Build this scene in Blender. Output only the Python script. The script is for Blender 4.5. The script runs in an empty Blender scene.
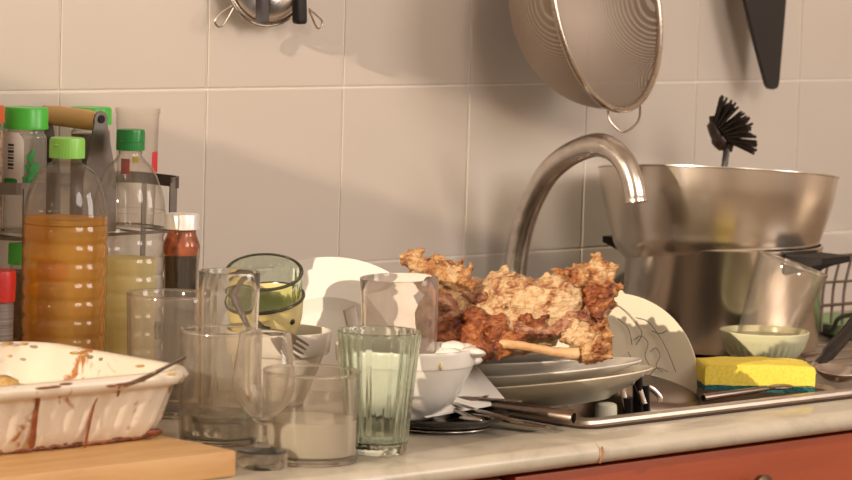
import bpy, bmesh, math, random
from mathutils import Vector, Matrix, Euler, noise
random.seed(7)
SC = bpy.context.scene
COL = SC.collection
PI = math.pi
V = Vector

# ------------------------------------------------------------------ camera
F_PX = 3311.4
YAW, PITCH, ROLL = 0.77101, 0.09229, 0.02996
CAM = V((-2.12002, -2.73569, 0.48136))
def cam_axes():
    cy, sy, cp, sp = math.cos(YAW), math.sin(YAW), math.cos(PITCH), math.sin(PITCH)
    fwd = V((sy*cp, cy*cp, -sp)); right = V((cy, -sy, 0)); up = right.cross(fwd)
    c, s = math.cos(ROLL), math.sin(ROLL)
    return c*right + s*up, -s*right + c*up, fwd
CR, CU, CF = cam_axes()
RH = V((math.cos(YAW), -math.sin(YAW), 0))       # horizontal, to the right of the view
FH = V((math.sin(YAW), math.cos(YAW), 0))        # horizontal, away from the view
cd = bpy.data.cameras.new('camera'); cam = bpy.data.objects.new('camera', cd); COL.objects.link(cam)
cam.matrix_world = Matrix(((CR.x, CU.x, -CF.x, CAM.x), (CR.y, CU.y, -CF.y, CAM.y), (CR.z, CU.z, -CF.z, CAM.z), (0, 0, 0, 1)))
cd.sensor_width = 36; cd.sensor_fit = 'HORIZONTAL'; cd.lens = F_PX*36/852
cd.clip_start = .05; cd.clip_end = 60
cd.dof.use_dof = True; cd.dof.focus_distance = 3.36; cd.dof.aperture_fstop = 11
SC.camera = cam

def ray(px, py): return CF + CR*((px-426)/F_PX) - CU*((py-240)/F_PX)
def G(px, py, z=0.0):
    d = ray(px, py); return CAM + d*((z-CAM.z)/d.z)
def YP(px, py, y):
    d = ray(px, py); return CAM + d*((y-CAM.y)/d.y)
def XP(px, py, x):
    d = ray(px, py); return CAM + d*((x-CAM.x)/d.x)
def D(px, py, d): return CAM + ray(px, py)*d
def dep(P): return (P-CAM).dot(CF)
def S(P): return dep(P)/F_PX                      # metres per pixel at P

# ------------------------------------------------------------------ materials
def new_mat(name):
    m = bpy.data.materials.new(name); m.use_nodes = True
    return m, m.node_tree, m.node_tree.nodes['Principled BSDF']
def setp(b, **k):
    for a, v in k.items():
        n = a.replace('_', ' ')
        if n in b.inputs:
            b.inputs[n].default_value = (*v, 1) if isinstance(v, tuple) and len(v) == 3 else v
def coords(nt, kind='Object', scale=(1, 1, 1)):
    t = nt.nodes.new('ShaderNodeTexCoord'); mp = nt.nodes.new('ShaderNodeMapping')
    mp.inputs['Scale'].default_value = scale
    nt.links.new(t.outputs[kind], mp.inputs['Vector']); return mp.outputs[0]
def noise_tex(nt, vec, scale, detail=4, rough=.55, dist=0):
    n = nt.nodes.new('ShaderNodeTexNoise'); n.inputs['Scale'].default_value = scale
    n.inputs['Detail'].default_value = detail; n.inputs['Roughness'].default_value = rough
    n.inputs['Distortion'].default_value = dist
    nt.links.new(vec, n.inputs['Vector']); return n.outputs['Fac']
def ramp(nt, fac, stops):
    r = nt.nodes.new('ShaderNodeValToRGB'); e = r.color_ramp.elements
    e[0].position, e[0].color = stops[0][0], (*stops[0][1], 1)
    e[1].position, e[1].color = stops[-1][0], (*stops[-1][1], 1)
    for p, c in stops[1:-1]:
        x = e.new(p); x.color = (*c, 1)
    nt.links.new(fac, r.inputs['Fac']); return r.outputs['Color']
def bump(nt, b, h, strength=.3, dist=.001):
    n = nt.nodes.new('ShaderNodeBump'); n.inputs['Strength'].default_value = strength
    n.inputs['Distance'].default_value = dist
    nt.links.new(h, n.inputs['Height']); nt.links.new(n.outputs[0], b.inputs['Normal'])
def simple(name, col, rough=.5, metal=0, **k):
    m, nt, b = new_mat(name); setp(b, Base_Color=col, Roughness=rough, Metallic=metal, **k); return m
def mottled(name, stops, scale, rough=.5, metal=0, bmp=0, sc=(1, 1, 1), detail=4, bd=.001, dist=0, **k):
    m, nt, b = new_mat(name); v = coords(nt, 'Object', sc)
    f = noise_tex(nt, v, scale, detail, .6, dist)
    nt.links.new(ramp(nt, f, stops), b.inputs['Base Color'])
    setp(b, Roughness=rough, Metallic=metal, **k)
    if bmp: bump(nt, b, f, bmp, bd)
    return m
def metal(name, col, rough, rvar=.1, scale=30, sc=(1, 1, 1), spots=False):
    m, nt, b = new_mat(name); v = coords(nt, 'Object', sc)
    f = noise_tex(nt, v, scale, 3)
    r = nt.nodes.new('ShaderNodeMapRange'); r.inputs[3].default_value = max(.02, rough-rvar); r.inputs[4].default_value = rough+rvar
    nt.links.new(f, r.inputs[0]); nt.links.new(r.outputs[0], b.inputs['Roughness'])
    setp(b, Metallic=1.0)
    c = ramp(nt, f, [(.3, tuple(x*.86 for x in col)), (.7, col)])
    nt.links.new(c, b.inputs['Base Color'])
    if spots:
        f2 = noise_tex(nt, coords(nt), 160, 1)
        bump(nt, b, f2, .012, .0006)
    return m
def glass(name, col=(1, 1, 1), haze=.06, hazecol=(.9, .85, .78), ior=1.45, rough=0.0, hscale=40):
    """real refracting glass with a thin greasy film in patches"""
    m, nt, b = new_mat(name); out = nt.nodes['Material Output']; nt.nodes.remove(b)
    g = nt.nodes.new('ShaderNodeBsdfGlass'); g.inputs['Color'].default_value = (*col, 1)
    g.inputs['IOR'].default_value = ior; g.inputs['Roughness'].default_value = rough
    t = nt.nodes.new('ShaderNodeBsdfTransparent'); t.inputs['Color'].default_value = (*col, 1)
    mt = nt.nodes.new('ShaderNodeMixShader'); mt.inputs[0].default_value = 0.0
    nt.links.new(g.outputs[0], mt.inputs[1]); nt.links.new(t.outputs[0], mt.inputs[2])
    d = nt.nodes.new('ShaderNodeBsdfDiffuse'); d.inputs['Color'].default_value = (*hazecol, 1)
    tl = nt.nodes.new('ShaderNodeBsdfTranslucent'); tl.inputs['Color'].default_value = (*hazecol, 1)
    md = nt.nodes.new('ShaderNodeMixShader'); nt.links.new(d.outputs[0], md.inputs[1]); nt.links.new(tl.outputs[0], md.inputs[2])
    f = noise_tex(nt, coords(nt), hscale, 3)
    mr = nt.nodes.new('ShaderNodeMapRange'); mr.inputs[1].default_value = .35; mr.inputs[2].default_value = .75
    mr.inputs[3].default_value = haze*.35; mr.inputs[4].default_value = haze*1.8
    nt.links.new(f, mr.inputs[0])
    mx = nt.nodes.new('ShaderNodeMixShader')
    nt.links.new(mr.outputs[0], mx.inputs[0]); nt.links.new(mt.outputs[0], mx.inputs[1]); nt.links.new(md.outputs[0], mx.inputs[2])
    nt.links.new(mx.outputs[0], out.inputs[0]); return m
def thin_clear(name, tint=(1, 1, 1), haze=.03, ior=1.5):
    """a thin clear shell: see-through with mirror-like sheen"""
    m, nt, b = new_mat(name); out = nt.nodes['Material Output']; nt.nodes.remove(b)
    t = nt.nodes.new('ShaderNodeBsdfTransparent'); t.inputs['Color'].default_value = (*tint, 1)
    g = nt.nodes.new('ShaderNodeBsdfGlossy'); g.inputs['Roughness'].default_value = .06
    lw = nt.nodes.new('ShaderNodeLayerWeight'); lw.inputs['Blend'].default_value = .5
    pw = nt.nodes.new('ShaderNodeMath'); pw.operation = 'POWER'; pw.inputs[1].default_value = 3.2; nt.links.new(lw.outputs['Facing'], pw.inputs[0])
    fr = nt.nodes.new('ShaderNodeMapRange'); fr.inputs[3].default_value = .05; fr.inputs[4].default_value = .75; nt.links.new(pw.outputs[0], fr.inputs[0])
    a = nt.nodes.new('ShaderNodeMixShader'); nt.links.new(fr.outputs[0], a.inputs[0])
    nt.links.new(t.outputs[0], a.inputs[1]); nt.links.new(g.outputs[0], a.inputs[2])
    p2 = nt.nodes.new('ShaderNodeMath'); p2.operation = 'POWER'; p2.inputs[1].default_value = 2.5; nt.links.new(lw.outputs['Facing'], p2.inputs[0])
    nt.links.new(ramp(nt, p2.outputs[0], [(0, tint), (1, tuple(x*y for x, y in zip(tint, (.62, .58, .53))))]), t.inputs['Color'])
    d = nt.nodes.new('ShaderNodeBsdfDiffuse'); d.inputs['Color'].default_value = (.85, .8, .72, 1)
    c = nt.nodes.new('ShaderNodeMixShader'); c.inputs[0].default_value = haze
    nt.links.new(a.outputs[0], c.inputs[1]); nt.links.new(d.outputs[0], c.inputs[2])
    nt.links.new(c.outputs[0], out.inputs[0]); return m
def liquid(name, col, ior=1.34, cloud=0.0, cloudcol=(.6, .55, .45), seen=0.0):
    m, nt, b = new_mat(name); out = nt.nodes['Material Output']; nt.nodes.remove(b)
    g = nt.nodes.new('ShaderNodeBsdfGlass'); g.inputs['Color'].default_value = (*col, 1); g.inputs['IOR'].default_value = ior
    tl = nt.nodes.new('ShaderNodeBsdfTranslucent'); tl.inputs['Color'].default_value = (*cloudcol, 1)
    d = nt.nodes.new('ShaderNodeBsdfDiffuse'); d.inputs['Color'].default_value = (*cloudcol, 1)
    md = nt.nodes.new('ShaderNodeMixShader'); nt.links.new(tl.outputs[0], md.inputs[1]); nt.links.new(d.outputs[0], md.inputs[2])
    mx = nt.nodes.new('ShaderNodeMixShader'); mx.inputs[0].default_value = cloud
    tr = nt.nodes.new('ShaderNodeBsdfTransparent'); tr.inputs['Color'].default_value = (*col, 1)
    m0 = nt.nodes.new('ShaderNodeMixShader'); m0.inputs[0].default_value = seen
    nt.links.new(g.outputs[0], m0.inputs[1]); nt.links.new(tr.outputs[0], m0.inputs[2])
    nt.links.new(m0.outputs[0], mx.inputs[1]); nt.links.new(md.outputs[0], mx.inputs[2])
    nt.links.new(mx.outputs[0], out.inputs[0]); return m

M = {}
def build_materials():
    # glazed tile: one warm off-white with a faint waviness
    m, nt, b = new_mat('glazed_tile'); v = coords(nt)
    f = noise_tex(nt, v, 3, 2)
    nt.links.new(ramp(nt, f, [(.3, (.66, .585, .51)), (.7, (.69, .61, .535))]), b.inputs['Base Color'])
    setp(b, Roughness=.22, Specular_IOR_Level=.45)
    bump(nt, b, noise_tex(nt, v, 9, 1), .05, .002); M['tile'] = m
    M['grout'] = mottled('grout', [(.3, (.80, .73, .65)), (.7, (.86, .79, .71))], 60, .5)
    M['paint'] = mottled('wall_paint', [(.3, (.74, .65, .55)), (.7, (.78, .69, .59))], 4, .7)
    M['floor'] = mottled('floor_tile', [(.3, (.25, .17, .11)), (.7, (.32, .23, .15))], 8, .4)
    # counter: pale stone with grey-beige veins
    m, nt, b = new_mat('stone_counter'); v = coords(nt)
    f = noise_tex(nt, v, 9, 6, .65, 1.2); f2 = noise_tex(nt, v, 2.5, 3)
    c1 = ramp(nt, f, [(.3, (.41, .36, .28)), (.5, (.52, .465, .37)), (.75, (.60, .54, .44))])
    nt.links.new(c1, b.inputs['Base Color']); setp(b, Roughness=.24); M['counter'] = m
    M['cabinet'] = mottled('orange_wood', [(.3, (.27, .045, .011)), (.7, (.33, .060, .015))], 5, .45, sc=(1, 1, 12))
    M['dark_gap'] = simple('dark_recess', (.03, .015, .01), .8)
    M['board'] = mottled('pale_wood', [(.25, (.50, .27, .10)), (.5, (.61, .36, .15)), (.8, (.67, .42, .19))], 9, .5, sc=(1, 9, 9), dist=.6)
    M['handle_wood'] = mottled('honey_wood', [(.3, (.62, .33, .10)), (.7, (.80, .50, .20))], 30, .4, sc=(1, .2, 1))
    M['china'] = mottled('white_china', [(.3, (.80, .76, .69)), (.7, (.84, .80, .74))], 12, .16)
    M['china_cream'] = mottled('cream_china', [(.3, (.74, .66, .50)), (.7, (.79, .71, .56))], 14, .2)
    M['china_yellow'] = mottled('pale_yellow_china', [(.3, (.74, .62, .27)), (.7, (.80, .69, .33))], 14, .25)
    M['china_green'] = mottled('pale_green_china', [(.3, (.60, .59, .36)), (.7, (.66, .64, .42))], 14, .25)
    M['black_glaze'] = simple('black_glaze', (.02, .017, .015), .18)
    M['dark_line'] = simple('dark_line', (.10, .085, .06), .5)
    M['smoke_rim'] = simple('dark_rim', (.055, .05, .035), .2)
    # white oven dish with baked-on sauce
    m, nt, b = new_mat('baked_ceramic'); v = coords(nt)
    base = ramp(nt, noise_tex(nt, v, 10, 3), [(.3, (.74, .66, .54)), (.7, (.80, .72, .60))])
    st = noise_tex(nt, v, 55, 5, .6, .8); s2 = noise_tex(nt, v, 16, 2)
    mul = nt.nodes.new('ShaderNodeMath'); mul.operation = 'MULTIPLY'; nt.links.new(st, mul.inputs[0]); nt.links.new(s2, mul.inputs[1])
    mr = nt.nodes.new('ShaderNodeMapRange'); mr.inputs[1].default_value = .325; mr.inputs[2].default_value = .39
    nt.links.new(mul.outputs[0], mr.inputs[0])
    mx = nt.nodes.new('ShaderNodeMix'); mx.data_type = 'RGBA'
    nt.links.new(mr.outputs[0], mx.inputs[0]); nt.links.new(base, mx.inputs[6]); mx.inputs[7].default_value = (.42, .17, .05, 1)
    nt.links.new(mx.outputs[2], b.inputs['Base Color']); setp(b, Roughness=.25); M['baked'] = m
    M['burnt'] = mottled('baked_sauce', [(.3, (.13, .028, .009)), (.7, (.32, .09, .027))], 90, .4, bmp=.6)
    M['leftover'] = mottled('baked_leftovers', [(.3, (.36, .18, .05)), (.55, (.62, .40, .14)), (.75, (.72, .55, .28))], 120, .5, bmp=.8)
    # metals
    M['chrome'] = metal('worn_chrome', (.68, .62, .57), .24, .08, 90)
    M['steel'] = metal('brushed_steel', (.78, .71, .63), .25, .04, 9, (1, 1, 1), True)
    M['steel_pot'] = metal('pot_steel', (.88, .82, .75), .21, .05, 14, (1, 1, .3), True)
    M['sink'] = metal('sink_steel', (.50, .42, .35), .33, .08, 25)
    M['sink_rim'] = metal('sink_rim_steel', (.60, .53, .46), .42, .06, 60)
    M['cutlery'] = metal('cutlery_steel', (.62, .55, .49), .25, .06, 60)
    M['dark_steel'] = metal('dark_steel', (.26, .20, .165), .34, .08, 40)
    M['rack_metal'] = metal('grey_rack_metal', (.20, .175, .155), .42, .06, 40)
    M['wire'] = metal('steel_wire', (.60, .52, .44), .28, .05, 60)
    M['rack_wire'] = mottled('brown_wire', [(.3, (.12, .075, .045)), (.7, (.19, .12, .075))], 60, .45)
    M['black'] = simple('black_plastic', (.012, .009, .008), .45)
    M['black_gloss'] = simple('glossy_black_handle', (.016, .012, .010), .22)
    M['bakelite'] = simple('black_bakelite', (.012, .009, .008), .6, Specular_IOR_Level=.3)
    M['grey_plastic'] = simple('grey_black_plastic', (.10, .09, .095), .3)
    M['knob'] = metal('bronze_knob', (.22, .16, .10), .4, .05, 40)
    M['lid_green'] = simple('green_lid', (.08, .58, .06), .32, Specular_IOR_Level=.5)
    M['cap_lime'] = simple('lime_cap', (.30, .72, .12), .35)
    M['cap_green'] = simple('dark_green_cap', (.015, .24, .05), .3)
    M['lid_red'] = simple('red_lid', (.60, .025, .02), .35)
    M['lid_orange'] = simple('orange_lid', (.65, .12, .03), .35)
    M['lid_white'] = mottled('silver_white_lid', [(.3, (.74, .71, .68)), (.7, (.86, .83, .80))], 50, .3, .2)
    M['label_white'] = simple('white_label', (.92, .91, .89), .5)
    M['label_red'] = simple('red_label', (.70, .04, .05), .45)
    M['label_yellow'] = simple('yellow_label', (.72, .55, .05), .45)
    M['leaf_print'] = simple('green_print', (.05, .36, .09), .5)
    M['ink'] = simple('black_ink', (.05, .05, .05), .6)
    M['label_dark'] = mottled('striped_grey_label', [(.35, (.07, .05, .045)), (.65, (.32, .25, .2))], 40, .5, sc=(.05, .05, 5))
    M['herb'] = mottled('dried_herbs', [(.35, (.42, .34, .22)), (.6, (.60, .52, .38))], 200, .8)
    M['spice_red'] = mottled('chilli_flakes', [(.4, (.26, .05, .02)), (.55, (.58, .36, .2))], 160, .8)
    M['spice_brown'] = mottled('brown_spice', [(.4, (.07, .03, .02)), (.6, (.13, .06, .035))], 160, .8)
    # glass and liquids
    M['glass'] = glass('clear_glass', (1, 1, .99), .03)
    M['glass_hazy'] = glass('hazy_glass', (1, .99, .97), .085)
    M['glass_soapy'] = glass('soapy_glass', (1, .98, .97), .09, (.95, .86, .80))
    M['glass_green'] = glass('green_glass', (.945, .98, .95), .04, (.66, .76, .60))
    M['glass_smoke'] = glass('pale_green_glass', (.90, .95, .89), .035, (.70, .72, .58))
    M['jar_glass'] = thin_clear('jar_glass', (.96, .95, .92), .10)
    M['jar_milky'] = thin_clear('herb_jar_glass', (.95, .94, .90), .2)
    M['thin_tumbler'] = thin_clear('thin_tumbler_glass', (.985, .97, .945), .035)
    M['amber_glass'] = thin_clear('sauce_smeared_glass', (.85, .62, .42), .05)
    M['pet'] = thin_clear('clear_plastic', (.98, .97, .95), .03)
    M['oil'] = liquid('orange_oil', (1.0, .74, .22), 1.2, .34, (1.0, .57, .05), 1.0)
    M['pale_oil'] = liquid('pale_oil', (1.0, .96, .70), 1.2, .55, (1.0, .93, .56), 1.0)
    M['cloudy'] = liquid('cloudy_water', (.96, .94, .88), 1.33, .65, (.80, .74, .62))
    M['cloudy_grey'] = liquid('grey_water', (.94, .93, .89), 1.33, .30, (.74, .72, .66))
    M['foam'] = liquid('soapy_water', (.93, .92, .80), 1.33, .5, (.72, .70, .52))
    M['soy'] = simple('dark_sauce', (.014, .007, .005), .12)
    M['sauce_smear'] = mottled('sauce_smear', [(.35, (.16, .04, .010)), (.5, (.44, .14, .03)), (.7, (.66, .30, .09))], 60, .3, dist=.6)
    # sponge
    M['sponge'] = mottled('yellow_sponge', [(.35, (.76, .58, .06)), (.6, (.86, .68, .10))], 350, .9, bmp=.5, bd=.0008)
    M['scrub'] = mottled('teal_scourer', [(.35, (.008, .07, .07)), (.65, (.03, .17, .165))], 500, .95, bmp=1, bd=.002)
    M['tray_green'] = simple('green_tray', (.24, .36, .16), .5)
    M['bristle'] = simple('dark_bristle', (.022, .014, .010), .5)
    M['brush_head'] = simple('brown_black_brush_back', (.055, .032, .022), .4)
    M['plug'] = simple('ivory_plastic', (.70, .66, .52), .4)
    # turkey
    def meat(name, stops, scale, r, bs, sss=.08):
        m, nt, b = new_mat(name); v = coords(nt)
        f = noise_tex(nt, v, scale, 5, .6, .9); f3 = noise_tex(nt, coords(nt, 'Object', (.4, 1, 1.3)), scale*5, 4, .62, .8)
        ad = nt.nodes.new('ShaderNodeMix'); ad.data_type = 'FLOAT'; ad.inputs[0].default_value = .38
        nt.links.new(f, ad.inputs[2]); nt.links.new(f3, ad.inputs[3])
        nt.links.new(ramp(nt, ad.outputs[0], stops), b.inputs['Base Color'])
        setp(b, Roughness=r, Subsurface_Weight=sss, Subsurface_Scale=.003); b.inputs['Subsurface Radius'].default_value = (1, .4, .2)
        bump(nt, b, f3, bs, .004); return m
    M['meat'] = meat('roast_meat', [(.38, (.20, .055, .02)), (.44, (.40, .18, .075)), (.49, (.58, .36, .18)), (.55, (.72, .53, .31)), (.64, (.56, .32, .13))], 34, 0.3, 1.0)
    M['meat_pink'] = meat('dark_meat', [(.38, (.09, .022, .010)), (.45, (.26, .09, .045)), (.53, (.44, .21, .12)), (.62, (.58, .36, .22))], 42, 0.32, 1.0)
    M['skin'] = meat('roast_skin', [(.38, (.06, .012, .005)), (.45, (.19, .045, .014)), (.54, (.36, .11, .03)), (.64, (.50, .22, .07))], 40, 0.28, 1.0)
    M['crisp'] = meat('crisp_skin', [(.38, (.14, .035, .010)), (.45, (.36, .13, .04)), (.52, (.54, .28, .11)), (.60, (.70, .49, .27))], 44, 0.3, 1.0)
    M['bone'] = mottled('roast_bone', [(.3, (.50, .26, .11)), (.7, (.68, .46, .25))], 40, .4, bmp=.3, sc=(.4, 1, 1))
build_materials()
# strainer mesh: woven wire that is really partly open
def strainer_mat():
    m, nt, b = new_mat('wire_mesh'); out = nt.nodes['Material Output']
    setp(b, Base_Color=(.46, .38, .31), Metallic=.7, Roughness=.62)
    t = nt.nodes.new('ShaderNodeBsdfTransparent')
    uv = nt.nodes.new('ShaderNodeUVMap')
    sep = nt.nodes.new('ShaderNodeSeparateXYZ'); nt.links.new(uv.outputs[0], sep.inputs[0])
    outs = []
    for ax in (0, 1):
        mu = nt.nodes.new('ShaderNodeMath'); mu.operation = 'MULTIPLY'; mu.inputs[1].default_value = 2*PI/.0021
        nt.links.new(sep.outputs[ax], mu.inputs[0])
        si = nt.nodes.new('ShaderNodeMath'); si.operation = 'SINE'; nt.links.new(mu.outputs[0], si.inputs[0])
        gt = nt.nodes.new('ShaderNodeMath'); gt.operation = 'GREATER_THAN'; gt.inputs[1].default_value = .42
        nt.links.new(si.outputs[0], gt.inputs[0]); outs.append(gt.outputs[0])
    mn = nt.nodes.new('ShaderNodeMath'); mn.operation = 'MULTIPLY'
    nt.links.new(outs[0], mn.inputs[0]); nt.links.new(outs[1], mn.inputs[1])
    mx = nt.nodes.new('ShaderNodeMixShader'); nt.links.new(mn.outputs[0], mx.inputs[0])
    nt.links.new(b.outputs[0], mx.inputs[1]); nt.links.new(t.outputs[0], mx.inputs[2])
    nt.links.new(mx.outputs[0], out.inputs[0]); return m
M['mesh'] = strainer_mat()

# ------------------------------------------------------------------ mesh builder
def frame(zdir, xhint=None):
    z = zdir.normalized(); x = xhint if xhint is not None else (V((1, 0, 0)) if abs(z.x) < .9 else V((0, 1, 0)))
    y = z.cross(x).normalized(); x = y.cross(z).normalized()
    return Matrix((x, y, z)).transposed()
def mat4(rot3, loc): m = rot3.to_4x4(); m.translation = loc; return m
class B:
    def __init__(self): self.bm = bmesh.new()
    def lathe(self, prof, seg=64, Mx=None, rf=None):
        bm = self.bm; Mx = Mx or Matrix(); rings = []
        for i, (r, z) in enumerate(prof):
            if r < 1e-6: rings.append([bm.verts.new(Mx @ V((0, 0, z)))])
            else:
                rings.append([bm.verts.new(Mx @ V(((r if rf is None else rf(r, z, 2*PI*k/seg, i))*math.cos(2*PI*k/seg),
                                                   (r if rf is None else rf(r, z, 2*PI*k/seg, i))*math.sin(2*PI*k/seg), z))) for k in range(seg)])
        for a, b in zip(rings, rings[1:]):
            for k in range(seg):
                k2 = (k+1) % seg
                try:
                    if len(a) == 1 and len(b) == 1: continue
                    if len(a) == 1: bm.faces.new((a[0], b[k2], b[k]))
                    elif len(b) == 1: bm.faces.new((a[k], a[k2], b[0]))
                    else: bm.faces.new((a[k], a[k2], b[k2], b[k]))
                except ValueError: pass
        return self
    def loft(self, loops, cap0=True, cap1=True):
        bm = self.bm; R = [[bm.verts.new(p) for p in lp] for lp in loops]; n = len(R[0])
        for a, b in zip(R, R[1:]):
            for k in range(n):
                k2 = (k+1) % n; bm.faces.new((a[k], a[k2], b[k2], b[k]))
        if cap0: bm.faces.new(R[0][::-1])
        if cap1: bm.faces.new(R[-1])
        return self
    def tube(self, pts, rad, seg=12, flat=1.0, cap=True, closed=False, up=None):
        pts = [V(p) for p in pts]; n = len(pts)
        if not isinstance(rad, (list, tuple)): rad = [rad]*n
        loops = []; px = None
        for i, p in enumerate(pts):
            if closed: t = pts[(i+1) % n]-pts[i-1]
            else: t = pts[min(i+1, n-1)]-pts[max(i-1, 0)]
            t.normalize()
            if px is None:
                h = up if up is not None else (V((0, 0, 1)) if abs(t.z) < .9 else V((1, 0, 0)))
                px = (h - t*h.dot(t)).normalized()
            else:
                px = (px - t*px.dot(t)).normalized()
            y = t.cross(px)
            loops.append([p + (px*math.cos(a)*flat + y*math.sin(a))*rad[i] for a in [2*PI*k/seg for k in range(seg)]])
        if closed: loops.append(loops[0]); cap = False
        return self.loft(loops, cap, cap)
    def box(self, lo, hi, Mx=None, bev=0):
        Mx = Mx or Matrix()
        r = bmesh.ops.create_cube(self.bm, size=1)
        c = [(a+b)/2 for a, b in zip(lo, hi)]; s = [b-a for a, b in zip(lo, hi)]
        vs = r['verts']
        for v in vs: v.co = V((v.co.x*s[0]+c[0], v.co.y*s[1]+c[1], v.co.z*s[2]+c[2]))
        if bev:
            es = list({e for v in vs for e in v.link_edges})
            g = bmesh.ops.bevel(self.bm, geom=es, offset=bev, segments=2, affect='EDGES', profile=.6)
            vs = list({v for f in g['faces'] for v in f.verts} | {v for v in vs if v.is_valid})
        for v in vs: v.co = Mx @ v.co
        return self
    def ell(self, c, r, rot=None, sub=3):
        g = bmesh.ops.create_icosphere(self.bm, subdivisions=sub, radius=1)
        for v in g['verts']:
            q = V((v.co.x*r[0], v.co.y*r[1], v.co.z*r[2]))
            if rot is not None: q = rot @ q
            v.co = V(c)+q
        return self
    def prism(self, poly, th, Mx=None, bev=0):
        """poly in local XY, thickness along local Z"""
        Mx = Mx or Matrix()
        self.loft([[Mx @ V((x, y, -th/2)) for x, y in poly], [Mx @ V((x, y, th/2)) for x, y in poly]])
        return self
    def uv_metric(self): return self
    def obj(self, name, m, parent=None, smooth=True, loc=None, sharp=35):
        bm = self.bm
        org = V(loc) if loc is not None else (parent_loc(parent) if parent is not None else None)
        if org is not None:
            for v in bm.verts: v.co -= org
        bmesh.ops.recalc_face_normals(bm, faces=bm.faces)
        me = bpy.data.meshes.new(name); bm.to_mesh(me); bm.free()
        if smooth:
            me.polygons.foreach_set('use_smooth', [True]*len(me.polygons))
            try: me.set_sharp_from_angle(angle=math.radians(sharp))
            except Exception: pass
        me.materials.append(m)
        o = bpy.data.objects.new(name, me); COL.objects.link(o)
        if parent is not None:
            o.parent = parent
            if loc is not None: o.location = org - parent_loc(parent)
        elif loc is not None: o.location = org
        return o
def parent_loc(p):
    l = V(p.location)
    while p.parent is not None: p = p.parent; l = l+V(p.location)
    return l
def thing(name, label, cat, loc, group=None):
    o = bpy.data.objects.new(name, None); COL.objects.link(o); o.location = V(loc); o.empty_display_size = .02
    return tag(o, label, cat, group)
def tag(o, label, cat, group=None):
    o['label'] = label; o['category'] = cat
    if group: o['group'] = group
    return o
def struct(o): o['kind'] = 'structure'; return o
def rounded_rect(hx, hy, r, n=8):
    pts = []
    for cx, cy, a0 in ((hx-r, hy-r, 0), (-hx+r, hy-r, PI/2), (-hx+r, -hy+r, PI), (hx-r, -hy+r, 1.5*PI)):
        for k in range(n+1):
            a = a0+PI/2*k/n; pts.append((cx+r*math.cos(a), cy+r*math.sin(a)))
    return pts
def smooth_path(pts, n=6):
    pts = [V(p) for p in pts]; out = []
    for i in range(len(pts)-1):
        p0, p1, p2, p3 = pts[max(i-1, 0)], pts[i], pts[i+1], pts[min(i+2, len(pts)-1)]
        for k in range(n):
            t = k/n
            out.append(.5*((2*p1)+(p2-p0)*t+(2*p0-5*p1+4*p2-p3)*t*t+(3*p1-p0-3*p2+p3)*t**3))
    out.append(pts[-1]); return out
def smooth_prof(prof, n=5):
    return [(max(p.x, 0), p.y) for p in smooth_path([V((r, z, 0)) for r, z in prof], n)]
def wall_profile(outer, t, base_t, n_inner=None):
    """outer: list of (r,z) bottom to top -> closed double-walled profile"""
    inner = [(max(r-t, .0005), max(z, base_t)) for r, z in outer if z > base_t*1.01]
    inner = inner[::-1]
    top = outer[-1]
    rim = [(top[0]-t*.15, top[1]+t*.3), (top[0]-t*.85, top[1]+t*.3)]
    r_in = inner[-1][0]
    return [(0, 0)] + outer + rim + inner + [(r_in*.92, base_t), (0, base_t)]

# ------------------------------------------------------------------ the room
def room():
    XL, XR, YF, ZF, ZC = -2.6, 2.8, -4.2, -.9, 1.7
    # tiled back wall: glazed tiles with eased edges over grout
    b = B(); z0 = .30698
    b.box((XL, .0004, ZF), (XR, .10, ZC))
    g = b.obj('wall_back', M['grout'], smooth=False, loc=(0, 0, 0)); struct(g)
    b = B(); gap = .0010
    for i in range(-6, 11):
        for j in range(-2, 4):
            x0, zt = i*.2, z0+j*.2
            if zt+.0 <= -.05: continue
            b.box((x0+gap, -.001, zt-.2+gap), (x0+.2-gap, .008, zt-gap), bev=.0014)
    t = b.obj('tiles', M['tile'], parent=g, loc=(0, 0, 0), smooth=False)
    # unseen left wall; stepped opening invented to cut the low sun into a band
    b = B()
    y1, y2, y3, y4 = -.40, CUT_STEP, -3.2, YF
    def panel(ya, yb, za, zb): b.box((XL-.10, min(ya, yb), za), (XL, max(ya, yb), zb))
    panel(.1, y1, ZF, ZC); panel(y1, y2, ZF, CUT_BASE); panel(y1, -.556, 1.55, ZC); panel(-.556, y3, CUT_TOP, ZC); panel(y2, y3, ZF, CUT_LOW); panel(y3, y4-.1, ZF, ZC)
    struct(b.obj('wall_left_sun_mask', M['paint'], smooth=False, loc=(XL, 0, 0)))
    b = B(); b.box((XR, YF, ZF), (XR+.1, .1, ZC)); struct(b.obj('wall_right', M['paint'], smooth=False, loc=(XR, 0, 0)))
    b = B(); b.box((XL-.1, YF-.1, ZF), (XR+.1, YF, ZC)); struct(b.obj('wall_front', M['paint'], smooth=False, loc=(0, YF, 0)))
    b = B(); b.box((XL-.1, YF-.1, ZF-.1), (XR+.1, .1, ZF)); struct(b.obj('floor', M['floor'], smooth=False, loc=(0, 0, ZF)))
    b = B(); b.box((XL-.1, YF-.1, ZC), (XR+.1, .1, ZC+.1)); struct(b.obj('ceiling', M['paint'], smooth=False, loc=(0, 0, ZC)))
CUT_STEP, CUT_BASE, CUT_TOP, CUT_LOW = -.63, 1.0, 1.175, .55  # edges of the invented opening, set where the sun band should stop
room()

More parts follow.
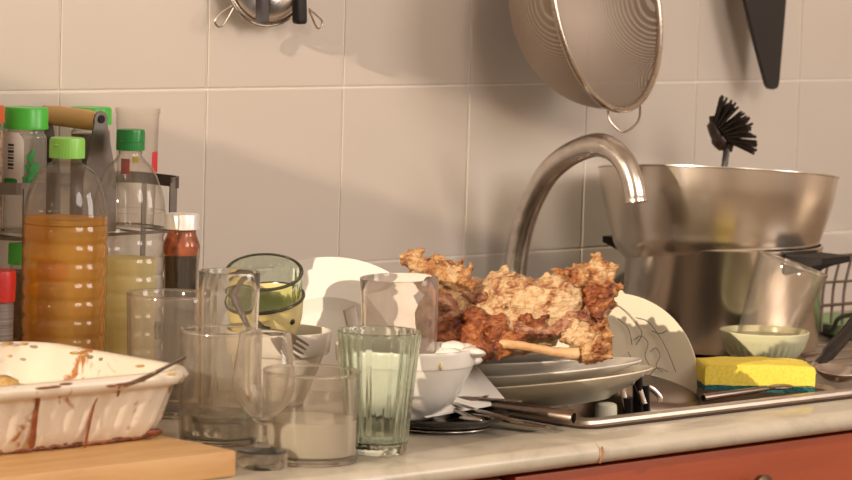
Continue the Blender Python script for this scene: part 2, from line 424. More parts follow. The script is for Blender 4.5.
# ------------------------------------------------------------------ counter, sink, cabinets
SX0, SX1, SY0, SY1 = .245, 1.72, -.535, -.035      # sink unit outline
BX0, BX1, BY0, BY1 = .285, .70, -.505, -.13        # basin opening
def counter():
    # worktop: front edge rounded, with the sink cut out of it
    def slab(xa, xb, ya, yb, b, nose=False):
        th = .022
        if nose:
            r = th/2; pts = [(yb, 0)]
            for k in range(9):
                a = PI/2+PI*k/8; pts.append((ya+r+r*math.cos(a), -r+r*math.sin(a)))
            pts.append((yb, -th))
            b.loft([[V((xa, y, z)) for y, z in pts], [V((xb, y, z)) for y, z in pts]])
        else: b.box((xa, ya, -th), (xb, yb, 0))
    XJ = G(585, 440).x
    e = thing('worktop', 'pale beige stone worktop with a rounded front edge under all the dirty dishes', 'worktop', (0, -.3, -.022))
    b = B(); slab(-1.5, XJ-.0004, -.60, SY0+.006, b, True); slab(-1.5, SX0+.006, SY0+.006, -.001, b)
    b.obj('stone_slab', M['counter'], e)
    b = B(); slab(XJ+.0004, 2.3, -.60, SY0+.006, b, True); slab(SX1-.006, 2.3, SY0+.006, -.001, b)
    b.obj('stone_slab', M['counter'], e)
    b = B(); b.tube(smooth_path([(XJ+.002, -.6005, -.004), (XJ+.0035, -.6005, -.010), (XJ+.002, -.600, -.016), (XJ+.003, -.598, -.020)]), .0011, 6)
    b.obj('joint_stain', simple('rust_stain', (.40, .17, .06), .7), e)
    # sink
    s = thing('sink', 'brushed steel sink set into the worktop behind its front lip', 'sink', ((BX0+BX1)/2, (BY0+BY1)/2, -.17))
    def rr(x0, x1, y0, y1, r, z): return [V(((x0+x1)/2+x, (y0+y1)/2+y, z)) for x, y in rounded_rect((x1-x0)/2, (y1-y0)/2, r, 7)]
    b = B()
    b.loft([rr(SX0, SX1, SY0, SY1, .02, -.004), rr(SX0-.001, SX1+.001, SY0-.001, SY1+.001, .021, .002), rr(SX0+.003, SX1-.003, SY0+.003, SY1-.003, .02, .006),
            rr(SX0+.009, SX1-.009, SY0+.009, SY1-.009, .02, .006), rr(SX0+.014, SX1-.014, SY0+.014, SY1-.014, .02, .003),
            rr(BX0-.004, BX1+.004, BY0-.004, BY1+.004, .05, .002), rr(BX0, BX1, BY0, BY1, .05, -.002), rr(BX0+.008, BX1-.008, BY0+.008, BY1-.008, .05, -.15),
            rr(BX0+.03, BX1-.03, BY0+.03, BY1-.03, .04, -.165)], False, True)
    b.obj('basin', M['sink'], s)
    b = B(); g0 = [rr(SX0-q, SX1+q, SY0-q, SY1+q, .02+q, z) for q, z in ((.0042, .0002), (.0042, .0012), (.0008, .0022), (.0008, .0002))]
    b.loft(g0+[g0[0]], False, False); b.obj('sealant', M['dark_gap'], s)
    b = B(); b.loft([rr(SX0+.0005, SX1-.0005, SY0+.0005, SY1-.0005, .02, .0022), rr(SX0+.002, SX1-.002, SY0+.002, SY1-.002, .02, .0072), rr(SX0+.005, SX1-.005, SY0+.005, SY1-.005, .019, .0086), rr(SX0+.014, SX1-.014, SY0+.014, SY1-.014, .018, .0082), rr(SX0+.019, SX1-.019, SY0+.019, SY1-.019, .016, .0035)], False, False)
    b.obj('rim', M['sink_rim'], s)
    # drainboard ribs
    b = B()
    for k in range(9):
        y = -.46+k*.045
        b.tube([(BX1+.10, y, .003), (SX1-.06, y, .003)], [.003, .003], 8, .6)
    b.obj('drainboard_ribs', M['sink'], s)
    # cabinet front below
    XG = G(513, 472, 0).x-.03
    kx = YP(758, 476, -.60)
    def unit(x0, x1, label, name='base_cabinet'):
        c = thing(name, label, 'cabinet', ((x0+x1)/2, -.3, -.9))
        b = B(); b.box((x0, -.565, -.88), (x1, -.02, -.19)); b.obj('carcass', M['dark_gap'], c, False)
        b = B(); b.box((x0, -.565, -.19), (x1, -.55, -.0225)); b.obj('rail', M['dark_gap'], c, False)
        d = B().box((x0+.003, -.586, -.190), (x1-.003, -.566, -.026), bev=.002).obj('drawer_front', M['cabinet'], c, True)
        B().box((x0+.003, -.586, -.86), (x1-.003, -.566, -.196), bev=.002).obj('door', M['cabinet'], c, True)
        return c, d
    xg = YP(512, 476, -.59).x
    unit(xg-.5, xg-.006, 'dark-shadowed cabinet under the worktop left of the orange drawer')
    c, d = unit(xg+.006, kx.x+.36, 'orange-brown wooden drawer unit with a bronze knob below the sink')
    b = B(); p = YP(760, 480, -.60)
    b.lathe([(0, 0), (.005, 0), (.005, .010), (.012, .014), (.013, .021), (.008, .026), (0, .027)], 24, mat4(frame(V((0, -1, 0))), V((p.x, -.586, p.z-.0065))))
    k = b.obj('knob', M['knob'], d)
counter()

# ------------------------------------------------------------------ upright turned things
def at_base(px, py, z=0): P = G(px, py, z); return P, S(P)
def px_prof(s, py0, pts): return [(max(w*s, 0), (py0-y)*s/.995) for w, y in pts]

def drinking_glass(name, label, cat, P, prof, mat, t=.0022, base_t=.008, rf=None, seg=72, tilt=None, group=None, smooth=True):
    o_prof = smooth_prof(prof) if smooth else prof
    Mx = Matrix() if tilt is None else tilt.to_4x4()
    e = thing(name, label, cat, P, group)
    b = B(); b.lathe(wall_profile(o_prof, t, base_t), seg, Mx, rf)
    for v in b.bm.verts: v.co += V(P)
    b.obj('vessel', mat, e)
    if mat is M['thin_tumbler']:
        r, z = o_prof[-1]
        b = B(); b.tube([V(P)+V(((r-t*.5)*math.cos(a), (r-t*.5)*math.sin(a), z)) for a in [2*PI*k/72 for k in range(72)]], t*.62, 10, closed=True); b.obj('rim', M['glass_hazy'], e)
        r0 = o_prof[0][0]
        b = B(); b.lathe([(0, .0004), (r0, .0004), (r0+.0016, .002), (r0+.0012, base_t*.8), (r0-.002, base_t*.92), (0, base_t*.85)], 64)
        for v in b.bm.verts: v.co += V(P)
        b.obj('thick_base', M['glass_hazy'], e)
    return e, o_prof
def fill(e, P, o_prof, t, z0, z1, mat, name='liquid', seg=64, tilt=None, over=.0002, shrink=1.0):
    pr = [(0, z0)]
    ins = [((r-t+over)*shrink, z) for r, z in o_prof if z0 <= z <= z1]
    def rad(z):
        for (r0, a), (r1, c) in zip(o_prof, o_prof[1:]):
            if a <= z <= c and c > a: return (r0+(r1-r0)*(z-a)/(c-a)-t+over)*shrink
        return (o_prof[-1][0]-t)*shrink
    pr += [(rad(z0)*.96, z0)] + [(rad(z0), z0+.001)] + [x for x in ins if x[1] > z0+.001] + [(rad(z1), z1), (0, z1)]
    b = B(); b.lathe(pr, seg, Matrix() if tilt is None else tilt.to_4x4())
    for v in b.bm.verts: v.co += V(P)
    return b.obj(name, mat, e)

def front_glasses():
    # small stemmed glass, front
    P, s = at_base(262, 467)
    k = lambda pts: px_prof(s, 467, pts)
    e = thing('wine_glass', 'small stemmed wine glass standing in front of the cloudy tumbler', 'wine glass', P)
    out = smooth_prof(k([(31, 420), (31, 420)]), 2)
    bowl_o = smooth_prof(k([(5, 424), (12, 418), (24, 404), (31, 386), (31, 368), (28, 350), (25.5, 333)]), 6)
    bowl_i = [(r-.0013, z) for r, z in bowl_o if z > bowl_o[0][1]+.006]
    stem = k([(0, 467), (25, 467), (26, 464), (26, 451), (24, 449), (12, 447), (6, 443), (4.6, 436), (4.6, 429)])
    b = B(); b.lathe(stem + bowl_o + [(bowl_o[-1][0]-.0003, bowl_o[-1][1]+.0005), (bowl_o[-1][0]-.001, bowl_o[-1][1]+.0005)] + bowl_i[::-1] + [(.003, bowl_i[0][1]-.003), (0, bowl_i[0][1]-.0036)], 72)
    for v in b.bm.verts: v.co += P
    b.obj('vessel', M['glass_hazy'], e)
    # wide tumbler with cloudy water
    P, s = at_base(309.5, 460)
    e, pr = drinking_glass('tumbler', 'wide clear tumbler half full of cloudy beige water at the counter front', 'glass', P,
                           px_prof(s, 460, [(46, 460), (48, 457), (48, 440), (48, 400), (49, 371)]), M['thin_tumbler'], .0024, .007)
    fill(e, P, pr, .0024, .007, 42*s, M['cloudy'])
    # ribbed green glass
    P, s = at_base(376, 452)
    n = 22
    rf = lambda r, z, a, i: r*(1+(.022*math.cos(n*a) if .010 < z < .112 and r > .015 else 0))
    e, pr = drinking_glass('ribbed_tumbler', 'tall green ribbed glass tapering to its base at the counter front', 'glass', P,
                           px_prof(s, 452, [(28, 452), (30, 449), (31, 440), (34.5, 400), (39, 356), (40.5, 340), (42, 331)]), M['glass_green'], .003, .010, rf, 176)
    # wide glass with a narrow one standing in it
    P, s = at_base(218, 441)
    e, pr = drinking_glass('tumbler', 'straight clear glass beside the chopping board with grey water in its bottom', 'glass', P,
                           px_prof(s, 441, [(37, 441), (39, 438), (40, 420), (41, 380), (41, 330)]), M['thin_tumbler'], .0022, .006)
    fill(e, P, pr, .0022, .006, 29*s, M['cloudy_grey'])
    Q = P + RH*(7.5*s) + V((0, 0, .007))
    s2 = S(Q)
    e, pr = drinking_glass('tumbler', 'narrow clear glass standing inside the wider one beside the chopping board', 'glass', Q,
                           [(r, z) for r, z in [(26*s2, 0), (27*s2, .003), (28*s2, .03), (31*s2, 163*s2)]], M['glass'], .0022, .012)
    # short wide glass behind the baking dish
    P, s = at_base(167, 414)
    drinking_glass('tumbler', 'wide clear glass behind the baking dish in front of the dark sauce jar', 'glass', P,
                   px_prof(s, 414, [(36, 414), (38, 411), (40, 390), (43, 294)]), M['thin_tumbler'], .0022, .008)
front_glasses()

# ------------------------------------------------------------------ board, oven dish, spoon
def dish():
    X1, Y0 = -.226, -.556
    e = B().box((-.72, Y0, .0), (X1, -.20, .0242), bev=.004)
    tag(e.obj('chopping_board', M['board'], loc=(-.47, -.38, 0)), 'thick pale wooden chopping board under the baking dish', 'chopping board')
    zb, zr = .0246, .087
    cx0, cx1, cy0, cy1 = -.60, -.234, -.470, -.262     # base outline
    def lp(gx, gy, z, r, fl=0):
        hx, hy = (cx1-cx0)/2+gx, (cy1-cy0)/2+gy; pts = rounded_rect(hx, hy, r, 14)
        L = len(pts); out = []
        # resample along the outline so that the fluting can follow it
        per = [0]
        for i in range(L): per.append(per[-1]+math.dist(pts[i], pts[(i+1) % L]))
        N = 360
        j = 0
        for k in range(N):
            d = per[-1]*k/N
            while per[j+1] < d: j += 1
            a, c = pts[j], pts[(j+1) % L]; f = (d-per[j])/max(per[j+1]-per[j], 1e-9)
            x, y = a[0]+(c[0]-a[0])*f, a[1]+(c[1]-a[1])*f
            q = 1+0; nx, ny = x/max(hx, .01), y/max(hy, .01)
            o = fl*math.cos(2*PI*k/N*58)
            l = math.hypot(nx**5, ny**5) or 1
            out.append(V(((cx0+cx1)/2+x+o*nx**5/l, (cy0+cy1)/2+y+o*ny**5/l, z)))
        return out
    e = thing('baking_dish', 'white fluted baking dish streaked with brown sauce on the chopping board', 'baking dish', ((cx0+cx1)/2, (cy0+cy1)/2, zb))
    b = B(); fl = .0011
    b.loft([lp(-.006, -.006, zb, .03), lp(0, 0, zb+.003, .034), lp(.006, .006, zb+.018, .036, fl), lp(.013, .013, zr-.016, .038, fl), lp(.015, .015, zr-.013, .04),
            lp(.025, .022, zr-.011, .047), lp(.028, .0245, zr-.005, .048), lp(.025, .022, zr, .047), lp(.018, .015, zr+.0005, .043), lp(.013, .010, zr-.003, .039),
            lp(.003, .003, zr-.03, .033), lp(-.006, -.006, zb+.012, .028), lp(-.016, -.016, zb+.008, .02)])
    b.obj('dish', M['baked'], e, sharp=60)
    # streaks of sauce that ran down the front
    def on_front(px, z): p = YP(px, 400, cy0-.010); return p.x
    for pts, w in (([(37, 391), (38, 402), (35, 418), (33, 436), (31, 448)], [.0026, .0032, .0040, .0046, .003]),
                   ([(97, 398), (93, 408), (89, 425), (86, 440), (84, 448)], [.0012, .0016, .0018, .0018, .001]),
                   ([(119, 386), (119, 392), (117, 396)], [.0024, .0024, .001])):
        path = []
        for px, py in pts:
            p = YP(px, py, cy0-.0145); f = (p.z-zb)/(zr-zb)
            y = cy0-.006-.0085*min(max(f, 0), 1) if f < .8 else cy0-.0225
            path.append(YP(px, py, y-.0008))
        B().tube(smooth_path(path, 4), [w[min(i//4, len(w)-1)] for i in range((len(path)-1)*4+1)], 8, .5, up=V((0, 1, 0))).obj('sauce_streak', M['burnt'], e)
    rnd = random.Random(3)
    b = B()
    for k in range(70):                      # burnt crust round the foot
        x = rnd.uniform(cx0+.05, cx1-.02)
        b.ell((x, cy0+.0004, zb+.0022+rnd.random()**2*.003), (rnd.uniform(.003, .009), .0013, .0007+rnd.random()*.0019), sub=2)
    b.ell((cx1-.016, cy0-.0005, zb+.006), (.010, .002, .004), sub=2)
    b.obj('burnt_crust', M['burnt'], e)
    b = B()
    for px, py, l in ((45, 388, 12), (54, 387, 9), (66, 384, 8), (112, 386, 7), (125, 384, 12), (140, 381, 7)):
        q = G(px, py, zr+.001); B().ell(q, (l*.0009, .003, .0012), sub=2).obj('rim_crust', M['burnt'], e)
    b = B()                                   # bits on the inside and along the far rim
    for px, py, z, r in ((62, 376, .05, .004), (103, 371, .06, .003), (10, 356, .06, .003), (40, 354, .075, .002), (75, 353, .0875, .006), (85, 355, .0875, .004), (24, 344, .0875, .005), (8, 343, .0875, .006),
                         (130, 366, .075, .003), (140, 366, .0875, .005), (172, 374, .0875, .005)):
        q = YP(px, py, cy1-.004+ .02*(z > .086) ) if py < 380 else G(px, py, z)
        q = G(px, py, z) if z > .086 else q
        B().ell(q, (r, r*.8, .0014), sub=2).obj('baked_spatter', M['leftover'], e)
    b = B()
    q = G(-6, 392, .055)
    for k in range(46):
        hq = G(-14, 386, .066); c = V((hq.x+rnd.uniform(-.075, .025), hq.y+rnd.uniform(-.04, .05), .0))
        rr = rnd.uniform(.012, .022); h = .060-.35*max(0, c.x-hq.x)
        b.ell((c.x, c.y, h+rnd.uniform(-.006, .006)), (rr, rr, rr*.8), sub=2)
    for v in b.bm.verts: v.co += noise.noise_vector(v.co*90)*.003
    o = b.obj('food_leftovers', M['leftover'], loc=(-.45, -.375, .035)); tag(o, 'heap of crusty baked leftovers at the left end of the baking dish', 'food')
    # spoon lying in the dish, handle over the rim
    a = G(104, 391, .055); c = G(140, 380, .0915); dd = D(185, 357, dep(c)+.005)
    e = thing('spoon', 'dull spoon with its handle sticking up over the right rim of the baking dish', 'spoon', a)
    B().tube(smooth_path([a, c, dd], 6), [.0042]*5+[.0036]*4+[.0028]*4, 10, .5).obj('handle', M['dark_steel'], e)
    B().ell(a+V((-.02, -.008, -.004)), (.026, .014, .004), Matrix.Rotation(.3, 3, 'Z')).obj('spoon_bowl', M['cutlery'], e)
dish()

# ------------------------------------------------------------------ bottles
def bottles():
    def bottle(px, pyb, label, capm, prof, liq, lmat, shrink, cap):
        P, s = at_base(px, pyb)
        e = thing('oil_bottle', label, 'bottle', P, 'plastic oil bottles')
        pr = px_prof(s, pyb, prof)
        top = pr[-1][1]
        # rings on the body
        full = []
        zs = [z for r, z in pr]
        N = 150; zmax = pr[-1][1]
        sm = smooth_prof(pr, 10)
        ringed = []
        z_hi = (pyb-222)*s
        for r, z in sm:
            ringed.append((r, z))
        dense = []
        for (r0, a), (r1, c) in zip(ringed, ringed[1:]):
            n = max(1, int((c-a)/.0012))
            for k in range(n):
                z = a+(c-a)*k/n; r = r0+(r1-r0)*k/n
                if .012 < z < z_hi and r > .02: r += -.0014*(.5+.5*math.cos(2*PI*z/.0185))**3
                dense.append((r, z))
        dense.append(ringed[-1])
        b = B(); b.lathe([(0, 0)]+dense, 72)
        for v in b.bm.verts: v.co += P
        b.obj('bottle', M['pet'], e)
        zl = (pyb-liq)*s
        lq = [(max(r-.0012, .001)*shrink, z) for r, z in dense if .002 < z < zl]
        b = B(); b.lathe([(0, .002)]+lq+[(lq[-1][0], zl), (0, zl)], 72)
        for v in b.bm.verts: v.co += P
        b.obj('oil', lmat, e)
        cw, c0, c1 = cap
        z0, z1 = (pyb-c1)*s, (pyb-c0)*s
        b = B(); rr = cw*s
        b.lathe([(0, z0), (rr, z0), (rr, z1-.003), (rr*.96, z1-.0005), (rr*.9, z1), (0, z1)], 72, None, (lambda r, z, a, i: r*(1+.012*math.cos(36*a)) if 1 <= i <= 2 else r))
        for v in b.bm.verts: v.co += P
        c = b.obj('cap', capm, e)
        if capm is M['cap_green']:
            b = B(); zz = z0+(z1-z0)*.42; b.lathe([(rr*1.01, zz-.0006), (rr*1.03, zz), (rr*1.01, zz+.0006)], 48)
            for v in b.bm.verts: v.co += P
            b.obj('seal_ring', M['cap_green'], c)
        else:
            b = B(); q = P+V((0, 0, (z1+z0)/2+.003))-FH*(rr*1.0)-RH*(.5*rr)
            b.ell(q+FH*.001*0+FH*rr*.12, (.003, .002, .0012), Matrix.Rotation(-YAW, 3, 'Z'), 2); b.obj('hinge_tab', M['cap_lime'], c)
        b = B(); b.lathe([(rr*.8, z0-.004), (rr*.86, z0-.003), (rr*.86, z0-.001), (rr*.8, z0)], 48)
        for v in b.bm.verts: v.co += P
        b.obj('neck_ring', M['pet'], e)
        return e
    bottle(62, 408, 'clear plastic bottle of orange oil with a lime flip cap', M['cap_lime'],
           [(36, 408), (41, 404), (42, 398), (42.5, 330), (42.5, 225), (42, 214), (39, 196), (31, 176), (21, 166), (13.5, 161), (13, 150)], 217, M['oil'], 1.0, (17.5, 137, 157))
    bottle(125, 400, 'clear plastic bottle with a dark green screw cap, pale oil in the bottom half', M['cap_green'],
           [(30, 400), (35, 396), (36, 390), (36, 330), (36, 222), (36, 210), (33, 192), (24, 170), (15, 160), (11.5, 155), (11, 145)], 257, M['pale_oil'], .80, (14, 128.5, 149.5))
bottles()

# ------------------------------------------------------------------ dark sauce jar
def sauce_jar():
    P, s = at_base(178, 398)
    e = thing('sauce_jar', 'jar of dark sauce with a white lid standing behind the glasses', 'jar', P)
    pr = smooth_prof(px_prof(s, 398, [(15, 398), (17, 377), (17, 330), (17, 280), (18.5, 250), (18, 243), (14.5, 234), (14, 228), (14.5, 224)]), 5)
    b = B(); b.lathe([(0, 0)]+pr, 48)
    for v in b.bm.verts: v.co += P
    b.obj('jar', M['amber_glass'], e)
    zl = (398-255)*s
    b = B(); q = [(r*.95, z) for r, z in pr if .002 < z < zl]; b.lathe([(0, .002)]+q+[(q[-1][0], zl), (0, zl)], 48)
    for v in b.bm.verts: v.co += P
    b.obj('sauce', M['soy'], e)
    b = B(); q = [(r*.94, z) for r, z in pr if z > zl-.001]; b.lathe(q, 48)
    for v in b.bm.verts: v.co += P
    b.obj('sauce_smear', M['sauce_smear'], e)
    z0, z1 = (398-228)*s, (398-213)*s; r = 17.5*s
    b = B(); b.lathe([(0, z0), (r, z0), (r, z0+.002), (r*.97, z0+.004), (r*.98, z1-.002), (r*.93, z1), (r*.8, z1-.0008), (0, z1-.0012)], 60)
    for v in b.bm.verts: v.co += P
    b.obj('lid', M['lid_white'], e)
sauce_jar()

# ------------------------------------------------------------------ spice rack with its jars
def spice_rack():
    x0, x1, y0, y1 = -.135, .094, -.098, -.008
    zs, zr = .166, .216
    e = thing('spice_rack', 'grey metal two-tier spice caddy with a wooden carrying handle by the wall', 'spice rack', ((x0+x1)/2, (y0+y1)/2, 0))
    def loop(z, r=.02, n=6): return [V(((x0+x1)/2+x, (y0+y1)/2+y, z)) for x, y in rounded_rect((x1-x0)/2, (y1-y0)/2, r, n)]
    for z in (zr, .06):
        b = B(); L = []
        for dz, do in ((-.006, 0), (.006, 0), (.006, .0015), (-.006, .0015)):
            L.append([V(((x0+x1)/2+x, (y0+y1)/2+y, z+dz)) for x, y in rounded_rect((x1-x0)/2-do, (y1-y0)/2-do, .02, 6)])
        if z == zr:                      # the upper band is open at the front
            N = len(L[0]); keep = [k for k in range(N)]
            st = next(k for k in range(N) if L[0][k].y < y0+.001 and L[0][k].x > x1-.03)
            order = [(st+k) % N for k in range(N)]
            st0 = V((x0+.05, y0, 0))
            b.bm.free(); b = B()
            rows = [[lp_[k] for k in order] for lp_ in L]
            for q, lp_ in enumerate(rows):
                dz = lp_[0].z; lp_.append(V((x0+.045, lp_[-1].y, dz)))
            b.loft([[rows[q][k] for q in range(4)] for k in range(len(rows[0]))])
        else: b.loft(L+[L[0]], False, False)
        b.obj('band', M['rack_metal'], e, False)
    for z in (zs, .006):
        b = B(); b.tube(loop(z), .0016, 6, closed=True)
        for k in range(6):
            x = x0+.02+(x1-x0-.04)*k/5; b.tube([(x, y0, z), (x, y1, z)], .0012, 6)
        b.obj('wire_shelf', M['rack_metal'], e)
    for x, y in ((x0, y0+.02), (x1, y0+.02), (x0, y1-.02), (x1, y1-.02), (x0+.02, y0), (x1-.02, y0)):
        B().box((x-.003, y-.0008, .0), (x+.003, y+.0008, zr)).obj('upright', M['rack_metal'], e, False)
    # end plates and the handle bar
    hp = V(YP(100, 119, y0)); hx, hz = hp.x, hp.z
    for y in (y0-.001, y1+.001):
        w = .022
        pts = [(-w, -.115), (w, -.115), (w*.95, -.06), (.008, -.004)]
        for k in range(7):
            a = k*PI/6; pts.append((.0085*math.cos(a), .0085*math.sin(a)+.0))
        pts += [(-.008, -.004), (-w*.95, -.06)]
        Mx = mat4(Matrix(((1, 0, 0), (0, 0, 1), (0, 1, 0))), V((hx, y, hz)))
        o = B().prism(pts, .002, Mx).obj('end_plate', M['rack_metal'], e, False)
        B().lathe([(0, 0), (.0042, 0), (.0042, .0012), (.0018, .0016), (0, .001)], 20, mat4(frame(V((0, -1 if y < -.05 else 1, 0))), V((hx, y-.001*(1 if y < -.05 else -1), hz)))).obj('rivet', M['bakelite'], o)
    b = B(); b.tube([(hx, y0+.001, hz-.003), (hx, y0+.02, hz-.002), (hx, y1-.02, hz-.001), (hx, y1-.001, hz)], [.0085, .0105, .0105, .0085], 24)
    b.obj('handle_bar', M['handle_wood'], e)
    # upper tier
    def jar(px, r, pyt, pyl, pyb, label, lidm, fillm, lip=True, zb=None, y=-.053, name='spice_jar', group='spice jars on the upper tier', bm_='jar_glass', fl=.62):
        T = YP(px, (pyt+pyl)/2, y); s = S(T); zb = zs+.0018 if zb is None else zb
        P = V((T.x, y, zb))
        e = thing(name, label, 'jar', P, group)
        zt = YP(px, pyt, y).z-zb; zl = YP(px, pyl, y).z-zb; R = r*s
        pr = smooth_prof([(R*.82, 0), (R*.92, .004), (R*.94, .012), (R*.94, zl-.016), (R*.9, zl-.008), (R*.8, zl-.003), (R*.8, zl+.004)], 4)
        b = B(); b.lathe([(0, 0)]+pr, 48)
        for v in b.bm.verts: v.co += P
        b.obj('jar', M[bm_], e)
        if lidm is not None:
            b = B(); b.lathe([(0, zl), (R, zl), (R*1.01, zl+.002), (R*.985, zl+.004), (R*.985, zt-.002), (R*.93, zt), (0, zt)], 56)
            for v in b.bm.verts: v.co += P
            b.obj('lid', M[lidm], e)
        if fillm:
            q = [(rr*.95, z) for rr, z in pr if .002 < z < zl*fl]
            b = B(); b.lathe([(0, .002)]+q+[(q[-1][0], zl*fl), (0, zl*fl)], 40)
            for v in b.bm.verts: v.co += P
            b.obj('contents', M[fillm], e)
        return e, P, R*.94, zl, zt
    def patch(e, P, R, a0, a1, z0, z1, mat, name, off=.0013, rnd=.0):
        """curved label on a jar; angles measured from the direction of the viewer, + to the right"""
        b = B(); n, mrow = 14, 10; bm = b.bm; rows = []
        for j in range(mrow+1):
            row = []
            f = j/mrow; sh = 0
            if rnd:
                e_ = min(f, 1-f)*2; sh = rnd*(1-math.sqrt(max(0, 1-(1-min(e_*2, 1))**2)))
            for i in range(n+1):
                a = (a0+sh)+((a1-sh)-(a0+sh))*i/n
                d = -FH*math.cos(a)+RH*math.sin(a)
                row.append(bm.verts.new(P+d*(R+off)+V((0, 0, z0+(z1-z0)*f))))
            rows.append(row)
        for j in range(mrow):
            for i in range(n): bm.faces.new((rows[j][i], rows[j][i+1], rows[j+1][i+1], rows[j+1][i]))
        return b.obj(name, mat, e)
    e, P, R, zl, zt = jar(26, 22.5, 107, 128.5, 231, 'tall spice jar with a bright green lid and white barcode label on the rack', 'lid_green', None, bm_='jar_milky')
    l = patch(e, P, R, -1.25, .06, zl*.44, zl*.97, M['label_white'], 'label', rnd=.25)
    for k, (f0, f1) in enumerate(((.62, .635), (.65, .675), (.69, .70), (.715, .735), (.75, .76), (.775, .80), (.815, .825), (.84, .86))):
        patch(l, P, R, -.72, -.40, zl*f0, zl*f1, M['ink'], 'barcode_stripe', .0019)
    patch(l, P, R, -1.0, -.22, zl*.47, zl*.53, M['leaf_print'], 'green_band', .0018, .2)
    b = B(); rn = random.Random(5)
    for ang0_, f, tilt_, ln in ((.25, .56, .5, .011), (.12, .62, -.7, .009), (.36, .64, .9, .010), (.17, .72, -.5, .009), (.36, .55, 1.2, .010), (.08, .52, -1.1, .009), (.28, .76, .25, .008), (.44, .60, 1.3, .008)):
        ang = ang0_+.16
        d = -FH*math.cos(ang)+RH*math.sin(ang); tn = RH*math.cos(ang)+FH*math.sin(ang)
        c = P+d*(R+.0019)+V((0, 0, zl*f)); ax = (V((0, 0, 1))*math.cos(tilt_)+tn*math.sin(tilt_)); side = d.cross(ax)
        vs = [b.bm.verts.new(c+ax*(ln*.72*math.cos(t))+side*(ln*.30*math.sin(t))) for t in [2*PI*q/10 for q in range(10)]]
        b.bm.faces.new(vs)
    b.obj('leaf_print', M['leaf_print'], e)
    e, P, R, zl, zt = jar(91, 21, 107, 124, 231, 'spice jar with a green lid behind the rack handle, showing a red label edge', 'lid_green', 'spice_brown', fl=.9)
    patch(e, P, R, .3, 1.2, zl*.35, zl*.95, M['label_red'], 'label')
    e, P, R, zl, zt = jar(-13, 18, 105, 122, 231, 'jar of red flakes with an orange-red lid at the left edge of the rack', 'lid_orange', 'spice_red', fl=.93)
    # open clear pot
    T = YP(138, 108, -.053); s = S(T); P = V((T.x, -.053, zs+.0018)); h = T.z-P.z
    e = thing('plastic_pot', 'tall clear plastic pot with red print standing at the right end of the rack', 'pot', P)
    b = B(); R = 22*s
    b.lathe([(0, 0), (R*.8, 0), (R*.84, .003), (R*.98, h-.006), (R*1.02, h-.005), (R*1.02, h)], 48)
    for v in b.bm.verts: v.co += P
    b.obj('vessel', M['pet'], e)
    patch(e, P, R*.93, .85, 1.35, h*.47, h*.64, M['label_red'], 'red_print')
    patch(e, P, R*.90, -.75, -.25, h*.45, h*.58, M['label_red'], 'red_print')
    patch(e, P, R*.93, -.12, .15, h*.55, h*.60, M['label_yellow'], 'yellow_print')
    # lower tier
    zlow = .0076
    jar(20, 12, 243, 264, 380, 'small spice jar with a bright green tapered cap on the lower tier', 'lid_green', 'spice_brown', zb=zlow, y=-.045, group='spice jars on the lower tier', fl=.95)
    jar(52, 16, 262, 280, 380, 'dark spice jar with a red lid tucked behind the orange oil bottle', 'lid_red', 'spice_brown', zb=zlow, y=-.05, group='spice jars on the lower tier', fl=.95)
    # red-lidded jar in front of the rack, left edge
    P = V((-.163, -.150, 0)); s = S(P)
    T = D(-4, 285, dep(P)+.0)
    P = V((T.x, T.y, 0)); R = 20*S(T)
    zt = D(-4, 270, dep(T)).z; zl = D(-4, 301, dep(T)).z
    e = thing('spice_jar', 'jar with a bright red lid and striped grey label at the left picture edge', 'jar', P)
    b = B(); b.lathe([(0, 0), (R*.86, 0), (R*.9, .004), (R*.9, zl-.004), (R*.8, zl), (0, zl)], 40)
    for v in b.bm.verts: v.co += P
    b.obj('jar', M['label_dark'], e)
    b = B(); b.lathe([(0, zl), (R*.96, zl), (R*1.0, zt-.006), (R*.95, zt), (0, zt)], 48)
    for v in b.bm.verts: v.co += P
    b.obj('lid', M['lid_red'], e)
spice_rack()

